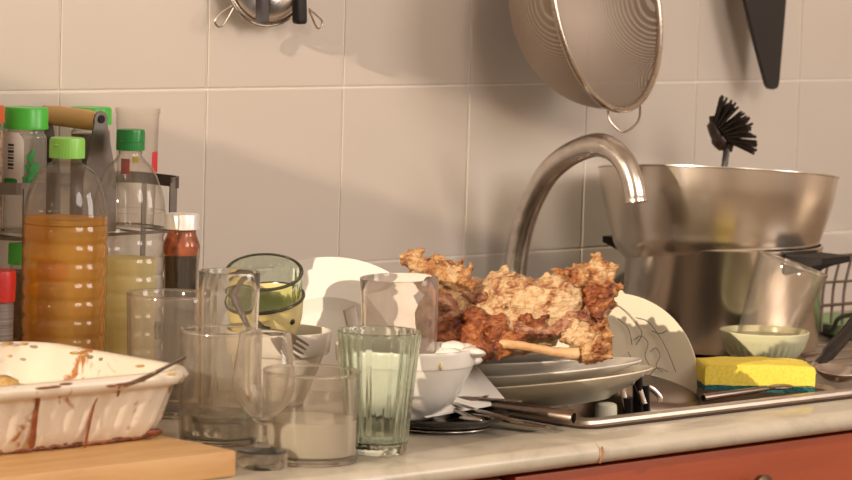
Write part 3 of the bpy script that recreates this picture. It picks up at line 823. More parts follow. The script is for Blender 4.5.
# ------------------------------------------------------------------ bowls and plates behind
def tilt_to(n): return frame(n.normalized(), RH)
def camdir(right, up, toward): return (RH*right+V((0, 0, up))-FH*toward).normalized()
def add_round(e, name, prof, P, rot, mat, seg=72, rf=None, parent=None):
    b = B(); b.lathe(prof, seg, mat4(rot, V(P)), rf); return b.obj(name, mat, parent or e)
def plate_prof(R, h, t=.003, foot=.55, well=.62, dip=.0):
    return [(0, .002), (R*foot*.9, .002), (R*foot*.93, 0), (R*foot, 0), (R*foot*1.04, .002), (R*.78, h*.45), (R*.985, h-t*.6), (R, h-.0005), (R*.995, h+.0008), (R*.975, h+.0004),
            (R*.80, h*.45+t), (R*well, .002+t), (R*well*.8, .0015+t), (0, .0015+t)]
def bowl_stack():
    P, s = at_base(276, 404)
    # lower white bowl
    pr = px_prof(s, 404, [(26, 404), (28, 402), (28, 398), (30, 396), (42, 366), (47, 352), (52, 350), (54, 330)])
    e = thing('bowl', 'white bowl with a stepped rim holding the yellow bowl and green glass bowl', 'bowl', P)
    add_round(e, 'vessel', wall_profile(smooth_prof(pr, 3), .0035, .008), P, Matrix.Identity(3), M['china'])
    ztop = pr[-1][1]
    # yellow bowl, tilted, sitting inside it
    C = D(264, 300, dep(P)); n = camdir(-.10, .93, .26)
    rot = tilt_to(n); R = 40*s
    h = .042
    yp = smooth_prof([(R*.62, 0), (R*.75, .004), (R*.9, .018), (R, h)], 5)
    org = C-n*h*.95
    e = thing('bowl', 'pale yellow bowl with a dark rim under the green glass bowl', 'bowl', org)
    o = add_round(e, 'vessel', wall_profile(yp, .003, .005), org, rot, M['china_yellow'])
    b = B(); b.tube([org+rot @ V((R*math.cos(a), R*math.sin(a), h)) for a in [2*PI*k/72 for k in range(72)]], .0019, 8, closed=True); b.obj('rim', M['smoke_rim'], e)
    # black motif on the yellow bowl
    b = B()
    for ang, z, w in ((.86, .024, .0034),):
        rr = R*.93
        d = rot @ V((math.sin(ang)*rr, -math.cos(ang)*rr, z)); b.ell(org+d, (w, w*.7, w*.9), sub=2)
    b.obj('black_motif', M['black'], e)
    # green glass bowl on top
    n = camdir(-.02, .93, .38); rot = tilt_to(n)
    R = 38.5*s; C = D(264, 272, dep(P)-.002); h = 40*s
    org = C-n*h
    nr = 20
    pr = [(R*.88, 0), (R*.93, .003), (R*.95, h*.3), (R*.98, h*.7), (R, h)]
    rf = lambda r, z, a, i: r*(1+(.018*math.cos(nr*a) if .002 < z < h*.8 and r > R*.5 else 0))
    e = thing('glass_bowl', 'greenish ribbed glass bowl with dark rim on top of the bowl stack', 'bowl', org)
    add_round(e, 'vessel', wall_profile(smooth_prof(pr, 5), .003, .006), org, rot, M['glass_smoke'], 160, rf)
    for z, k in ((h, 1.0), (.001, .91)):
        b = B(); b.tube([org+rot @ V((R*k*math.cos(a), R*k*math.sin(a), z)) for a in [2*PI*q/72 for q in range(72)]], .0012, 8, closed=True); b.obj('rim', M['smoke_rim'], e)
    # fork with a dark handle leaning on the stack
    dd = dep(P)-.078
    a, c, c2, g2 = D(226, 283, dd), D(262, 329, dd-.005), D(270, 331, dd-.006), D(305, 352, dd-.006)
    e = thing('fork', 'fork with a dark brown handle leaning over the white bowl rim', 'fork', c)
    B().tube(smooth_path([a, D(236, 296, dd), D(247, 314, dd-.003), c], 5), [.0055]*8+[.0042]*8, 12, .5, up=-FH).obj('handle', M['brush_head'], e)
    B().tube([c, c2], [.0042, .004], 10, .6, up=-FH).obj('collar', M['black'], e)
    ax = (g2-c2); L = ax.length; ax.normalize(); sd = ax.cross(-FH).normalized()
    hd = B(); nrm = sd.cross(ax)
    poly = [(0, -.003), (.010, -.007), (.020, -.0095), (.027, -.0095), (.027, .0095), (.020, .0095), (.010, .007), (0, .003)]
    Mx = mat4(Matrix((ax, sd, ax.cross(sd))).transposed(), c2)
    hd.prism(poly, .0016, Mx); hd.obj('fork_head', M['dark_steel'], e)
    for k in range(4):
        y = -.0078+.0052*k
        B().tube([Mx @ V((.026, y, 0)), Mx @ V((.036, y, -.0015)), Mx @ V((L, y*.95, -.001))], [.0015, .0014, .0008], 8).obj('tine', M['dark_steel'], e)
    # big white plate leaning on the wall behind
    sP = S(D(318, 340, 3.50)); R = 114*sP
    n = camdir(-.10, .60, .78); rot = tilt_to(n)
    C = D(322, 356, 3.475)
    e = thing('serving_plate', 'large white serving plate leaning against the tiles behind the bowls', 'plate', C)
    prof = [(0, -.026), (R*.50, -.026), (R*.55, -.022), (R*.62, -.012), (R*.9, -.003), (R, .002), (R*.995, .0045), (R*.97, .004), (R*.63, -.006), (R*.56, -.017), (R*.50, -.021), (0, -.021)]
    add_round(e, 'plate', prof, C, rot, M['china'], 96)
bowl_stack()

def bowl_F():
    # low black plate with white bowl, soapy beaker, spoon and cutlery
    P, s = at_base(438, 427); R = 72*s
    e = thing('plate', 'low black plate on the worktop under the white bowl and cutlery', 'plate', P)
    add_round(e, 'plate', [(0, 0), (R*.6, 0), (R*.66, .002), (R*.9, .010), (R, .0135), (R*.995, .0155), (R*.96, .0145), (R*.62, .0055), (0, .005)], P, Matrix.Identity(3), M['black_glaze'])
    b = B(); b.tube([P+V((R*.72*math.cos(a), R*.72*math.sin(a), .0022)) for a in [2*PI*k/72 for k in range(72)]], .0011, 8, closed=True); b.obj('foot_ring', M['cutlery'], e)
    Q, s = at_base(404, 417, .006)
    pr = px_prof(s, 417, [(27, 417), (30, 416), (38, 410), (52, 396), (63, 374), (68, 362), (69.5, 360), (71, 346)])
    e = thing('bowl', 'large white china bowl on the black plate with a soapy glass standing in it', 'bowl', Q)
    pr = [(r, z) for r, z in smooth_prof(pr, 4)]
    add_round(e, 'vessel', wall_profile(pr, .004, .007), Q, Matrix.Identity(3), M['china'])
    b = B()
    for ang, zz in ((.52, 60),):
        d = -FH*math.cos(ang)+RH*math.sin(ang); b.ell(Q+d*(70*s)+V((0, 0, zz*s)), (.0022, .0022, .004), sub=2)
    b.obj('sauce_spot', M['china_yellow'], e)
    # scrap of white peel / suds in the bowl
    b = B(); c = D(455, 350, dep(Q)-.005)
    for k in range(16):
        rn = random.Random(k); b.ell(c+RH*rn.uniform(-.018, .018)+FH*rn.uniform(-.02, .02)+V((0, 0, rn.uniform(-.012, .004))), (.013, .013, .006), sub=2)
    for v in b.bm.verts: v.co += noise.noise_vector(v.co*70)*.003
    tag(b.obj('white_scrap', M['china'], loc=c), 'white scrap of leftovers at the right rim of the large white bowl', 'food')
    # beaker in the bowl
    s = S(Q); org = D(400, 398, dep(Q)+.004); n = camdir(-.035, 1, .02)
    rot = tilt_to(n); h = 121*s
    e = thing('tumbler', 'soap-smeared clear glass standing upright inside the large white bowl', 'glass', org)
    pr = [(33*s, 0), (35.5*s, .003), (36.5*s, .03), (39.5*s, h)]
    add_round(e, 'vessel', wall_profile(smooth_prof(pr, 5), .0022, .008), org, rot, M['glass_soapy'])
    # pale spoon handle between bowl and green glass
    a, c = D(349, 308, dep(Q)-.045), D(366, 392, dep(Q)-.02)
    e = thing('spoon', 'pale spoon standing in the white bowl, handle showing above the green glass', 'spoon', c)
    B().tube([a-V((0, 0, .002)), a, a+(c-a)*.15, a+(c-a)*.6, c], [.003, .0062, .0062, .004, .003], 12, .45, up=-FH).obj('handle', simple('clear_pale_plastic', (.72, .64, .58), .25, Transmission_Weight=.4), e)
    B().ell(c+(c-a).normalized()*.012, (.009, .009, .018), frame((a-c)), 2).obj('spoon_bowl', M['cutlery'], e)
    # square white plate leaning, its corner pointing to the right
    d0 = dep(Q)
    A, Bc, Cc = D(468, 356, d0+.075), D(508, 403, d0+.030), D(446, 394, d0+.012)
    ux = (A-Bc).normalized(); nn = ux.cross(Cc-Bc).normalized(); uy = nn.cross(ux)
    Lx, Ly = .092, .105
    ctr = Bc+ux*Lx/2+uy*Ly/2
    Mx = mat4(Matrix((ux, uy, nn)).transposed(), ctr)
    e = thing('square_plate', 'square white plate leaning behind the large white bowl, one corner down', 'plate', Bc)
    b = B(); L = []
    for gx, z in ((-.006, -.002), (-.001, -.0015), (0, 0), (-.001, .0015), (-.004, .0018), (-.012, -.0002), (-.02, -.0005)):
        L.append([Mx @ V((x, y, z)) for x, y in rounded_rect(Lx/2+gx, Ly/2+gx, max(.006+gx*.2, .002), 5)])
    b.loft(L); b.obj('plate', M['china'], e)
    # cutlery on the black plate
    dq = dep(P)
    def knife(pa, pb, za, zb, label, wa, wb, name, fl=.25, blade=True):
        a, c = G(*pa, za), G(*pb, zb)
        e = thing(name, label, name.replace('_', ' '), (a+c)/2)
        m_ = a+(c-a)*.45
        B().tube([a, a+(c-a)*.02, m_], [wa*.7, wa, wa*.9], 10, fl).obj('handle', M['cutlery'], e)
        B().tube([m_, m_+(c-m_)*.1, c-(c-m_)*.1, c], [wa*.6, wb, wb, wb*.3], 10, .12).obj('blade', M['cutlery'], e)
    knife((438, 395), (523, 401), .026, .022, 'table knife lying nearly level on top of the cutlery heap', .004, .0055, 'table_knife')
    knife((440, 399), (522, 423), .021, .017, 'table knife pointing down to the right across the black plate', .0045, .006, 'table_knife')
    knife((446, 409), (549, 428), .012, .006, 'flat knife lying lowest, its blade tip on the worktop beside the sink', .005, .010, 'table_knife')
    a, c = G(440, 401, .019), G(472, 419, .012)
    e = thing('spoon', 'small spoon in the black plate with its wide end towards the viewer', 'spoon', c)
    B().tube([a, a+(c-a)*.6, c], [.0022, .003, .005], 10, .5).obj('handle', M['cutlery'], e)
    B().ell(c, (.014, .0075, .003), Matrix.Rotation(-YAW-.5, 3, 'Z'), 3).obj('spoon_bowl', M['cutlery'], e)
    a, c = G(482, 404, .017), G(574, 418, .0135); ax = (c-a)
    e = thing('ladle', 'steel ladle with a hollow round handle end lying over the sink edge', 'ladle', (a+c)/2)
    b = B(); rr = .0074; L = ax.length
    b.lathe([(rr*.55, 0), (rr*.8, L*.25), (rr*.9, L*.6), (rr, L-.001), (rr*.97, L), (rr*.72, L), (rr*.68, L-.001), (rr*.66, L-.02), (0, L-.021)], 28, mat4(frame(ax), a)); b.obj('handle', M['dark_steel'], e)
    b = B(); q = a-ax.normalized()*.02
    b.lathe([(0, -.012), (.014, -.010), (.024, 0), (.025, .004), (.023, .004), (.013, -.008), (0, -.010)], 36, mat4(Matrix.Identity(3), q+V((0, 0, .004)))); b.obj('ladle_bowl', M['dark_steel'], e)
    e = B().ell(G(472, 397, .022), (.006, .005, .004), sub=2)
    tag(e.obj('food_scrap', M['skin'], loc=G(472, 397, .022)), 'reddish-brown scrap of food among the cutlery', 'food')
bowl_F()

def plate_stack():
    # tilted platter on the sink edge, two plates on it
    C0 = G(552, 383, .026); s = S(C0); C0.z += .006
    up = camdir(-.11, 1, .10).normalized(); rot = tilt_to(up)
    def plate(label, off, R, mat, up_, h, fp=None, grp='plates under the turkey'):
        c = C0+off; r_ = tilt_to(up_)
        e = thing('plate', label, 'plate', c, grp)
        b = B(); b.lathe(plate_prof(R, h), 96, mat4(r_, c-up_*h)); b.obj('plate', mat, e); return e
    plate('large cream plate lowest in the tilted pile at the edge of the sink', RH*.0+V((0, 0, 0)), 101*s, M['china_cream'], camdir(-.13, 1, -.075).normalized(), .026)
    plate('white plate second from the bottom of the pile under the turkey', RH*-.006+V((0, 0, .009))+FH*.004, 96*s, M['china'], camdir(-.12, 1, -.075).normalized(), .016)
    plate('white plate third from the bottom of the pile under the turkey', RH*-.034+V((0, 0, .0165))+FH*.004, 76*s, M['china'], camdir(-.075, 1, -.08).normalized(), .014)
    plate('white plate topmost in the pile, carrying the turkey carcass', RH*-.042+V((0, 0, .0262))+FH*.004, 72*s, M['china'], camdir(-.025, 1, -.08).normalized(), .013)
    # patterned plate leaning on the pot
    C = D(611, 379, 3.585); s = S(C); n = camdir(-.18, .22, 1); rot = tilt_to(n); R = 87*s
    e = thing('plate', 'round cream plate with thin line drawing leaning against the steel pot', 'plate', C)
    pr = plate_prof(R, .016)
    b = B(); b.lathe(pr, 96, mat4(rot, C-n*.016)); b.obj('plate', M['china_cream'], e)
    def on(px, py):
        d = ray(px, py); org = C-n*.006
        q = CAM+d*((org-CAM).dot(n)/d.dot(n)); l = (q-org).length
        return q+n*(.0004+max(0, (l-R*.62)/(R*.38))*.0095)
    b = B()
    for pts in ([(612, 303), (622, 309), (633, 320), (642, 333), (636, 345)], [(636, 318), (648, 322), (660, 337), (668, 352), (676, 372)],
                [(634, 340), (641, 336), (648, 343), (645, 356), (650, 366)], [(628, 352), (634, 362), (643, 371)], [(650, 352), (656, 348), (660, 356), (656, 366), (663, 372)],
                [(652, 331), (660, 334), (668, 331)], [(648, 378), (657, 368), (668, 372)], [(617, 318), (628, 328), (632, 345)]):
        b.tube(smooth_path([on(*p) for p in pts], 5), .00045, 6)
    b.obj('line_drawing', M['dark_line'], e)
    # little plate behind the carcass
    C = D(589, 322, 3.74); s = S(C); n = camdir(.1, .25, 1); rot = tilt_to(n)
    e = thing('saucer', 'cream saucer standing behind the turkey, only its rim peeping out beside the pot', 'saucer', C)
    b = B(); b.lathe(plate_prof(45*s, .010), 48, mat4(rot, C)); b.obj('plate', M['china_cream'], e)
plate_stack()

# ------------------------------------------------------------------ turkey carcass
def turkey():
    d0 = dep(G(528, 372, .045)); s = d0/F_PX
    def W(px, py, dz=0): return D(px, py, d0+dz*s)
    base = W(515, 356, 0)
    e = thing('turkey_carcass', 'picked roast turkey carcass piled on the plates', 'turkey carcass', base)
    R0 = Matrix.Rotation(-YAW, 3, 'Z')
    def grow(name, mat, els, tubes, amp, fr, vox=.0024, seed=0, shreds=0):
        b = B()
        for px, py, dz, rx, ry, rz, tl in els:
            b.ell(W(px, py, dz), (rx*s, rz*s, ry*s), R0 @ Matrix.Rotation(math.radians(tl), 3, 'Y'), 3)
        for pts in tubes:
            b.tube(smooth_path([W(*p[:3]) for p in pts], 4), [pts[min(i//4, len(pts)-1)][3]*s*(1-(i % 4)/4)+pts[min(i//4+1, len(pts)-1)][3]*s*(i % 4)/4 for i in range((len(pts)-1)*4+1)], 12)
        rn = random.Random(seed)
        # torn fibres that stand off the surface
        vs = [v.co.copy() for v in b.bm.verts]
        for k in range(shreds):
            p = rn.choice(vs); d = V((rn.uniform(-1, 1), rn.uniform(-1, 1), rn.uniform(-.5, 1))).normalized()
            L = rn.uniform(.004, .010)
            b.tube(smooth_path([p-d*.004, p+d*L*.5+V((0, 0, .001)), p+d*L+V((rn.uniform(-1, 1), rn.uniform(-1, 1), rn.uniform(-1, 1)))*.004], 3), [.0026, .0032, .0034, .0032, .003, .0026, .002], 6)
        o = b.obj(name, mat, e)
        r = o.modifiers.new('r', 'REMESH'); r.mode = 'VOXEL'; r.voxel_size = vox; r.use_smooth_shade = True
        for i, (a, sz) in enumerate(((amp, fr), (amp*.55, fr*.33))):
            tx = bpy.data.textures.new(name+'_tx', 'CLOUDS'); tx.noise_scale = sz; tx.noise_depth = 3; tx.noise_type = 'HARD_NOISE' if i else 'SOFT_NOISE'
            dm = o.modifiers.new('d', 'DISPLACE'); dm.texture = tx; dm.strength = a; dm.texture_coords = 'GLOBAL'; dm.mid_level = .5
        return o
    grow('breast_meat', M['meat'],
         [(500, 316, 0, 66, 26, 44, 2), (540, 310, -2, 50, 28, 42, 8), (462, 306, 4, 34, 22, 34, 20), (478, 292, 18, 30, 14, 26, 8), (520, 300, -18, 40, 24, 26, 5), (556, 300, -8, 34, 26, 34, 0), (500, 338, 10, 60, 18, 40, 0),
          (436, 318, 2, 20, 26, 26, 0)],
         [[(412, 268, 4, 8), (436, 280, 4, 14), (466, 292, 4, 20)], [(488, 282, 10, 8), (502, 279, 12, 9), (520, 284, 14, 10)], [(530, 292, -6, 8), (540, 290, -6, 9), (552, 294, -6, 12)]], .006, .016, shreds=60, seed=1)
    grow('spine', M['crisp'], [], [[(404, 256, 0, 5), (412, 259, -2, 8), (424, 267, -3, 10), (440, 270, -4, 9), (452, 272, -4, 8), (464, 276, -6, 7), (470, 272, -6, 3)],
                                   [(440, 276, -8, 7), (458, 284, -14, 8), (474, 292, -18, 7)]], .005, .010, .0021, 2, 40)
    grow('dark_meat', M['meat_pink'],
         [(452, 322, -24, 22, 14, 16, -15), (480, 322, -34, 18, 12, 14, 10), (446, 302, -20, 16, 9, 14, 20), (568, 322, -30, 20, 12, 14, -20), (536, 332, -34, 26, 8, 12, 0), (596, 312, -20, 10, 18, 12, 10), (524, 326, -34, 14, 8, 10, 10)],
         [[(462, 294, -22, 5), (474, 298, -24, 6), (482, 304, -26, 4)]], .006, .012, .0022, 3, 40)
    grow('skin', M['skin'],
         [(448, 336, -34, 18, 14, 16, 10), (470, 332, -44, 16, 10, 10, -25), (478, 346, -46, 20, 9, 14, 0), (496, 330, -42, 10, 14, 8, 20), (458, 348, -36, 18, 8, 14, 0), (510, 338, -40, 14, 8, 8, 0), (500, 352, -48, 16, 6, 10, 0), (532, 322, -40, 16, 6, 7, 20)],
         [[(466, 316, -44, 4), (474, 312, -46, 6), (483, 318, -46, 5), (488, 330, -44, 5)], [(440, 326, -34, 5), (450, 320, -38, 6), (462, 326, -40, 5)], [(482, 356, -50, 7), (490, 349, -54, 8), (500, 345, -56, 7), (508, 346, -56, 5)]], .006, .010, .002, 4, 50)
    grow('skin', M['skin'], [(602, 300, -24, 9, 14, 12, 0)], [[(588, 286, -20, 5), (592, 300, -26, 7), (596, 318, -28, 6)]], .006, .010, .002, 14, 14)
    grow('wing', M['crisp'],
         [(578, 282, -6, 22, 13, 18, -20), (598, 278, -8, 14, 14, 14, 0), (606, 292, -10, 10, 18, 12, 0), (600, 322, -16, 8, 9, 10, 0)],
         [[(548, 292, -10, 7), (566, 280, -8, 10), (584, 272, -8, 9), (597, 262, -8, 5), (596, 257, -8, 2)], [(600, 274, -8, 8), (610, 268, -10, 5), (616, 266, -10, 3)]], .007, .009, .002, 5, 90)
    grow('drumstick', M['meat'], [(584, 338, -30, 24, 17, 22, 30), (572, 330, -26, 20, 14, 18, 0)], [], .006, .010, .0021, 6, 40)
    grow('drumstick_skin', M['crisp'], [(600, 344, -34, 13, 16, 16, 0), (590, 354, -38, 16, 10, 14, 0)], [[(592, 332, -46, 4), (598, 340, -48, 5), (596, 352, -48, 4)]], .006, .009, .002, 7, 50)
    grow('leg_bone', M['bone'], [], [[(494, 346, -52, 6.5), (504, 344, -58, 5), (530, 347, -58, 4.4), (556, 352, -54, 5), (578, 354, -48, 7)]], .002, .012, .0018, 8)
    grow('rib_bone', M['bone'], [], [[(530, 296, -20, 3), (540, 284, -16, 4.5), (550, 274, -14, 4)], [(538, 298, -20, 3), (546, 288, -18, 4), (552, 278, -14, 3)]], .003, .01, .0018, 9)
turkey()

# ------------------------------------------------------------------ tap
def tap():
    X = .634
    pts = [XP(px, py, X) for px, py in ((513, 330), (513.5, 300), (515.5, 268), (518.5, 245), (524, 222), (533.5, 197), (548, 173), (566, 157), (585, 147.5), (600, 145), (613, 150), (624, 161), (630.5, 175), (634, 188), (635.5, 199))]
    base = V((X, pts[0].y, .003))
    e = thing('tap', 'worn chrome gooseneck tap arching over the sink', 'tap', base)
    path = smooth_path([base+V((0, 0, .03))]+pts, 5); n = len(path)
    B().tube(path, [.0136]*int(n*.72)+[.0128]*(n-int(n*.72)), 28).obj('spout', M['chrome'], e)
    t = (pts[-1]-pts[-2]).normalized()
    B().lathe([(0, -.004), (.0125, -.004), (.0131, -.003), (.0131, .003), (.009, .003), (.008, 0), (0, 0)], 28, mat4(frame(t), pts[-1]+t*.001)).obj('aerator', M['cutlery'], e)
    b = B(); b.lathe([(0, 0), (.028, 0), (.028, .006), (.022, .012), (.019, .05), (.0128, .056), (0, .056)], 36, mat4(Matrix.Identity(3), base)); b.obj('tap_body', M['chrome'], e)
    b = B(); b.tube([base+V((.015, 0, .035)), base+V((.05, -.01, .05)), base+V((.085, -.015, .06))], [.006, .006, .005], 14); b.obj('lever', M['chrome'], e)
tap()

# ------------------------------------------------------------------ pot, mixing bowl, brush
def pot_group():
    P, s = at_base(720, 346, .004)
    R = 98*s; h = 105*s
    e = thing('pot', 'large stainless steel pot under the mixing bowl', 'pot', P)
    b = B(); b.lathe([(0, 0), (R*.94, 0), (R*.985, .003), (R, .010), (R, h-.004), (R*1.012, h-.002), (R*1.012, h), (R*.985, h), (R*.985, .012), (R*.95, .006), (0, .005)], 128, mat4(Matrix.Identity(3), P)); b.obj('vessel', M['steel_pot'], e)
    # bakelite handles on both sides
    ang0 = math.radians(-8)
    u = (RH*math.cos(ang0)+FH*math.sin(ang0)*1.0); u = (RH*.76-FH*.65).normalized(); v = V((0, 0, 1)).cross(u)
    for sg in (1, -1):
        c = P+u*sg*(R-.004)+V((0, 0, h-.012))
        b = B(); L = []
        W2 = .036
        for k in range(9):
            f = k/8; ext = f*.046; w = W2*(1-.18*f*f); zt = .007; zb = -.016+.016*f**.7
            L.append([c+u*sg*ext+v*(w*x)+V((0, 0, zt if q > 0 else zb)) for x, q in ((-1, -1), (-.5, -1), (0, -1), (.5, -1), (1, -1), (1, 1), (.5, 1), (0, 1), (-.5, 1), (-1, 1))])
        b.loft(L); b.obj('handle', M['bakelite'], e)
    # mixing bowl
    top = h
    n = camdir(.02, 1, -.115).normalized(); rot = tilt_to(n)
    C = P+V((0, 0, h+.001))-RH*(9*s)-V((0, 0, .009))
    pr = [(R*.60, -.034), (R*.88, -.020), (R*1.01, -.004), (R*1.06, .012), (R*1.12, .034), (R*1.18, .060), (R*1.215, 73*s)]
    pr = smooth_prof(pr, 5); t = .0012
    full = [(0, -.034)]+pr+[(R*1.228, 73*s+.0008), (R*1.228, 73*s+.0022), (R*1.21, 73*s+.002)]+[(r-t, z) for r, z in pr[::-1] if z > -.031]+[(0, -.0325)]
    e2 = thing('mixing_bowl', 'wide steel mixing bowl sitting tilted on top of the pot', 'mixing bowl', C)
    b = B(); b.lathe(full, 144, mat4(rot, C+V((0, 0, .001)))); b.obj('vessel', M['steel'], e2)
    # washing-up brush standing in the bowl
    dq = dep(P)+.035
    a, hd = D(717, 225, dq-.01), D(727, 146, dq)
    e3 = thing('dish_brush', 'dark washing-up brush standing bristles up in the mixing bowl', 'brush', a)
    B().tube([a, a+(hd-a)*.5, hd], [.004, .0042, .0048], 14, .7).obj('handle', M['grey_plastic'], e3)
    bk = [D(712, 116, dq), D(713, 124, dq), D(717, 136, dq), D(724, 144, dq), D(733, 147, dq)]
    B().tube(smooth_path(bk, 4), [.004]*4+[.0085]*5+[.011]*4+[.007]*4, 14, .8).obj('brush_back', M['brush_head'], e3)
    b = B(); rn = random.Random(12)
    for i in range(9):
        for j in range(9):
            f = i/8; g = (j-4)/4
            o = D(715+14*f, 122+20*f, dq)+FH*(g*.011)
            ang = math.radians(78-95*f+rn.uniform(-5, 5)); L = (27+rn.uniform(-4, 5)-5*abs(f-.5))*S(o)
            dr = (RH*math.cos(ang)+V((0, 0, math.sin(ang)))+FH*g*.25).normalized()
            b.tube([o, o+dr*L*.5, o+dr*L+V((0, 0, -.001))], [.0019, .0018, .0016], 5)
    b.obj('bristles', M['bristle'], e3)
pot_group()

# ------------------------------------------------------------------ tilted glass in the green bowl, sponge, right-hand clutter
def right_side():
    P, s = at_base(763, 367, .004)
    pr = smooth_prof(px_prof(s, 367, [(20, 367), (22, 366), (26, 363), (36, 353), (43, 340), (45, 331)]), 4)
    n = 26
    rf = lambda r, z, a, i: r
    e = thing('bowl', 'small pale green bowl with a diamond pattern holding the tilted glass', 'bowl', P)
    b = B()
    def rf(r, z, a, i):
        return r*(1+.022*math.cos(18*a+z*420)*math.cos(18*a-z*420)) if (r > .02 and i < len(pr)+1 and .004 < z < .030) else r
    b.lathe(wall_profile(pr, .003, .006), 216, mat4(Matrix.Identity(3), P), rf); b.obj('vessel', M['china_green'], e)
    fill(e, P, pr, .003, .0062, 31*s, M['foam'], 'water')
    # glass leaning in it
    ax = (D(787, 264, dep(P)+.012)-D(762, 340, dep(P)-.006)); org = D(761, 350, dep(P)-.004); nrm = (ax.normalized()+FH*-.26).normalized()
    rot = tilt_to(nrm)
    g = thing('tumbler', 'clear tall glass leaning tilted in the small pale green bowl', 'glass', org)
    L = 92*s
    pr2 = smooth_prof([(26*s, 0), (28*s, .003), (29.5*s, .02), (37*s, L)], 5)
    b = B(); b.lathe(wall_profile(pr2, .0024, .007), 72, mat4(rot, org)); b.obj('vessel', M['thin_tumbler'], g)
    b = B(); b.tube([org+rot @ V(((37*s-.0012)*math.cos(a), (37*s-.0012)*math.sin(a), L)) for a in [2*PI*q/72 for q in range(72)]], .0016, 10, closed=True); b.obj('rim', M['glass'], g)
    # sponge
    a, c = G(700, 391, .005), G(812, 386, .005); u = (RH*1.0+FH*.10).normalized(); L = .121; c = a+u*L; v = V((0, 0, 1)).cross(u)
    a = a+RH*.004; c = c+RH*.004; sp = S(a)
    e = thing('sponge', 'yellow washing-up sponge with teal scouring side lying at the sink edge', 'sponge', (a+c)/2+v*.03)
    def slab(z0, z1, name, mat, amp, bow):
        b = B(); nx, ny, nz = 40, 14, 5; bm = b.bm
        g = bmesh.ops.create_cube(bm, size=1)
        bmesh.ops.subdivide_edges(bm, edges=bm.edges[:], cuts=15, use_grid_fill=True)
        for w_ in bm.verts:
            x, y, z = w_.co.x, w_.co.y, w_.co.z
            q = 1-.03*(abs(z*2)**6)
            X = x*L*q*(1-.012*abs(2*y)**8); Y = (y+.5)*.066; Z = z0+(z+.5)*(z1-z0) - bow*(2*x)**2*(1 if z > -.49 else .3)
            Z += amp*noise.noise(V((x*9, y*5, z*4)))
            w_.co = (a+c)/2+u*X+v*Y+V((0, 0, Z-.0 ))
        return b.obj(name, mat, e, sharp=60)
    slab(.0065, .0295, 'foam', M['sponge'], .0012, .0022)
    slab(.0, .0068, 'scourer', M['scrub'], .0022, -.0005)
    # hollow steel handle lying in front of the sponge
    a, c = G(703, 398, .010), G(772, 388, .014)
    ax = a-c
    e = thing('ladle', 'steel utensil with hollow handle end lying in front of the sponge', 'ladle', (a+c)/2)
    L = ax.length; rr = .0042
    b = B(); b.lathe([(0, 0), (rr*.4, 0), (rr*.75, .02), (rr, L-.001), (rr*.95, L), (rr*.72, L), (rr*.7, L-.02), (0, L-.021)], 24, mat4(frame(ax), c)); b.obj('handle', M['dark_steel'], e)
    B().ell(c-ax.normalized()*.012, (.018, .010, .003), Matrix.Rotation(-YAW+.7, 3, 'Z'), 3).obj('utensil_head', M['dark_steel'], e)
    # upturned pan in the sink
    C = D(640, 402, 3.525); nn = camdir(.16, 1, .12); rot = tilt_to(nn); s = S(C); R = 73*s
    e = thing('frying_pan', 'dark steel pan lying upturned in the sink under the leaning plate', 'pan', C)
    b = B(); b.lathe([(0, .030), (R*.70, .030), (R*.78, .028), (R*.85, .021), (R*.97, 0), (R, -.003), (R*.98, -.003), (R*.83, .018), (R*.7, .027), (0, .027)], 96, mat4(rot, C-nn*.012)); b.obj('pan_body', M['dark_steel'], e)
    # utensils standing in the sink
    def strap(pts, label, r, name='tongs', d=3.405):
        e = thing(name, label, name.replace('_', ' '), D(*pts[-1], d))
        path = smooth_path([D(x, y, d) for x, y in pts], 5)
        B().tube(path, r, 10, .45, up=-FH).obj('steel_loop', M['chrome'], e)
        q = path[-1]; t = V((.02, .01, -.10))
        B().tube([q+V((0, 0, .012)), q+t*.5, q+t], [.006, .007, .005], 10, .7).obj('handle', M['black'], e)
    strap([(634, 384), (627, 381), (623, 388), (624, 398), (627, 409)], 'dark utensil with a bright bent steel edge below the platter rim', .003)
    strap([(644, 404), (640, 392), (637, 384)], 'dark strip of a utensil handle standing in the sink', .0034, 'spatula', 3.43)
    strap([(660, 402), (659, 396), (652, 389), (646, 388), (644, 396)], 'dark utensil with a shiny bent steel tip beside the pan in the sink', .003, 'peeler', 3.44)
    # white plug
    P = D(606, 414, 3.375); b = B(); r = 11*S(P)
    b.lathe([(0, -.06), (r*.9, -.06), (r, -.004), (r, .006), (r*.93, .010), (r*.7, .0115), (0, .012)], 32)
    for v_ in b.bm.verts: v_.co += P
    tag(b.obj('bottle_top', M['plug'], loc=P), 'round ivory plastic cap of a bottle standing in the sink below the plates', 'cap')
    # black pan handle at the far right
    a, c = D(812, 372, 3.70), D(866, 312, 3.80)
    e = thing('turner', 'cooking utensil with a thick dark handle slanting up at the right edge of the picture', 'utensil', a)
    B().tube(smooth_path([a, a+(c-a)*.3, a+(c-a)*.7, c], 5), [.006]*5+[.0085]*6+[.0095]*5, 18, .75, up=-FH).obj('handle', M['black_gloss'], e)
    B().lathe([(0, 0), (.0075, 0), (.0075, .016), (0, .016)], 18, mat4(frame(c-a), a-(c-a).normalized()*.006)).obj('handle_collar', M['cutlery'], e)
    q = V((a.x, a.y, 0))-RH*.012
    B().tube(smooth_path([a, V((q.x, q.y, .022)), V((q.x, q.y, .008))-RH*.012, V((q.x, q.y, .0055))-RH*.030], 4), [.005]*5+[.008]*4+[.011]*4, 12, .35, up=V((0, 0, 1))).obj('utensil_head', M['dark_steel'], e)
    # ladle / spoon bowl
    C = D(838, 370, 3.60); s = S(C); rot = tilt_to(camdir(.05, .93, .10))
    e = thing('serving_spoon', 'steel serving spoon showing its round bowl at the right edge by the sponge', 'spoon', C)
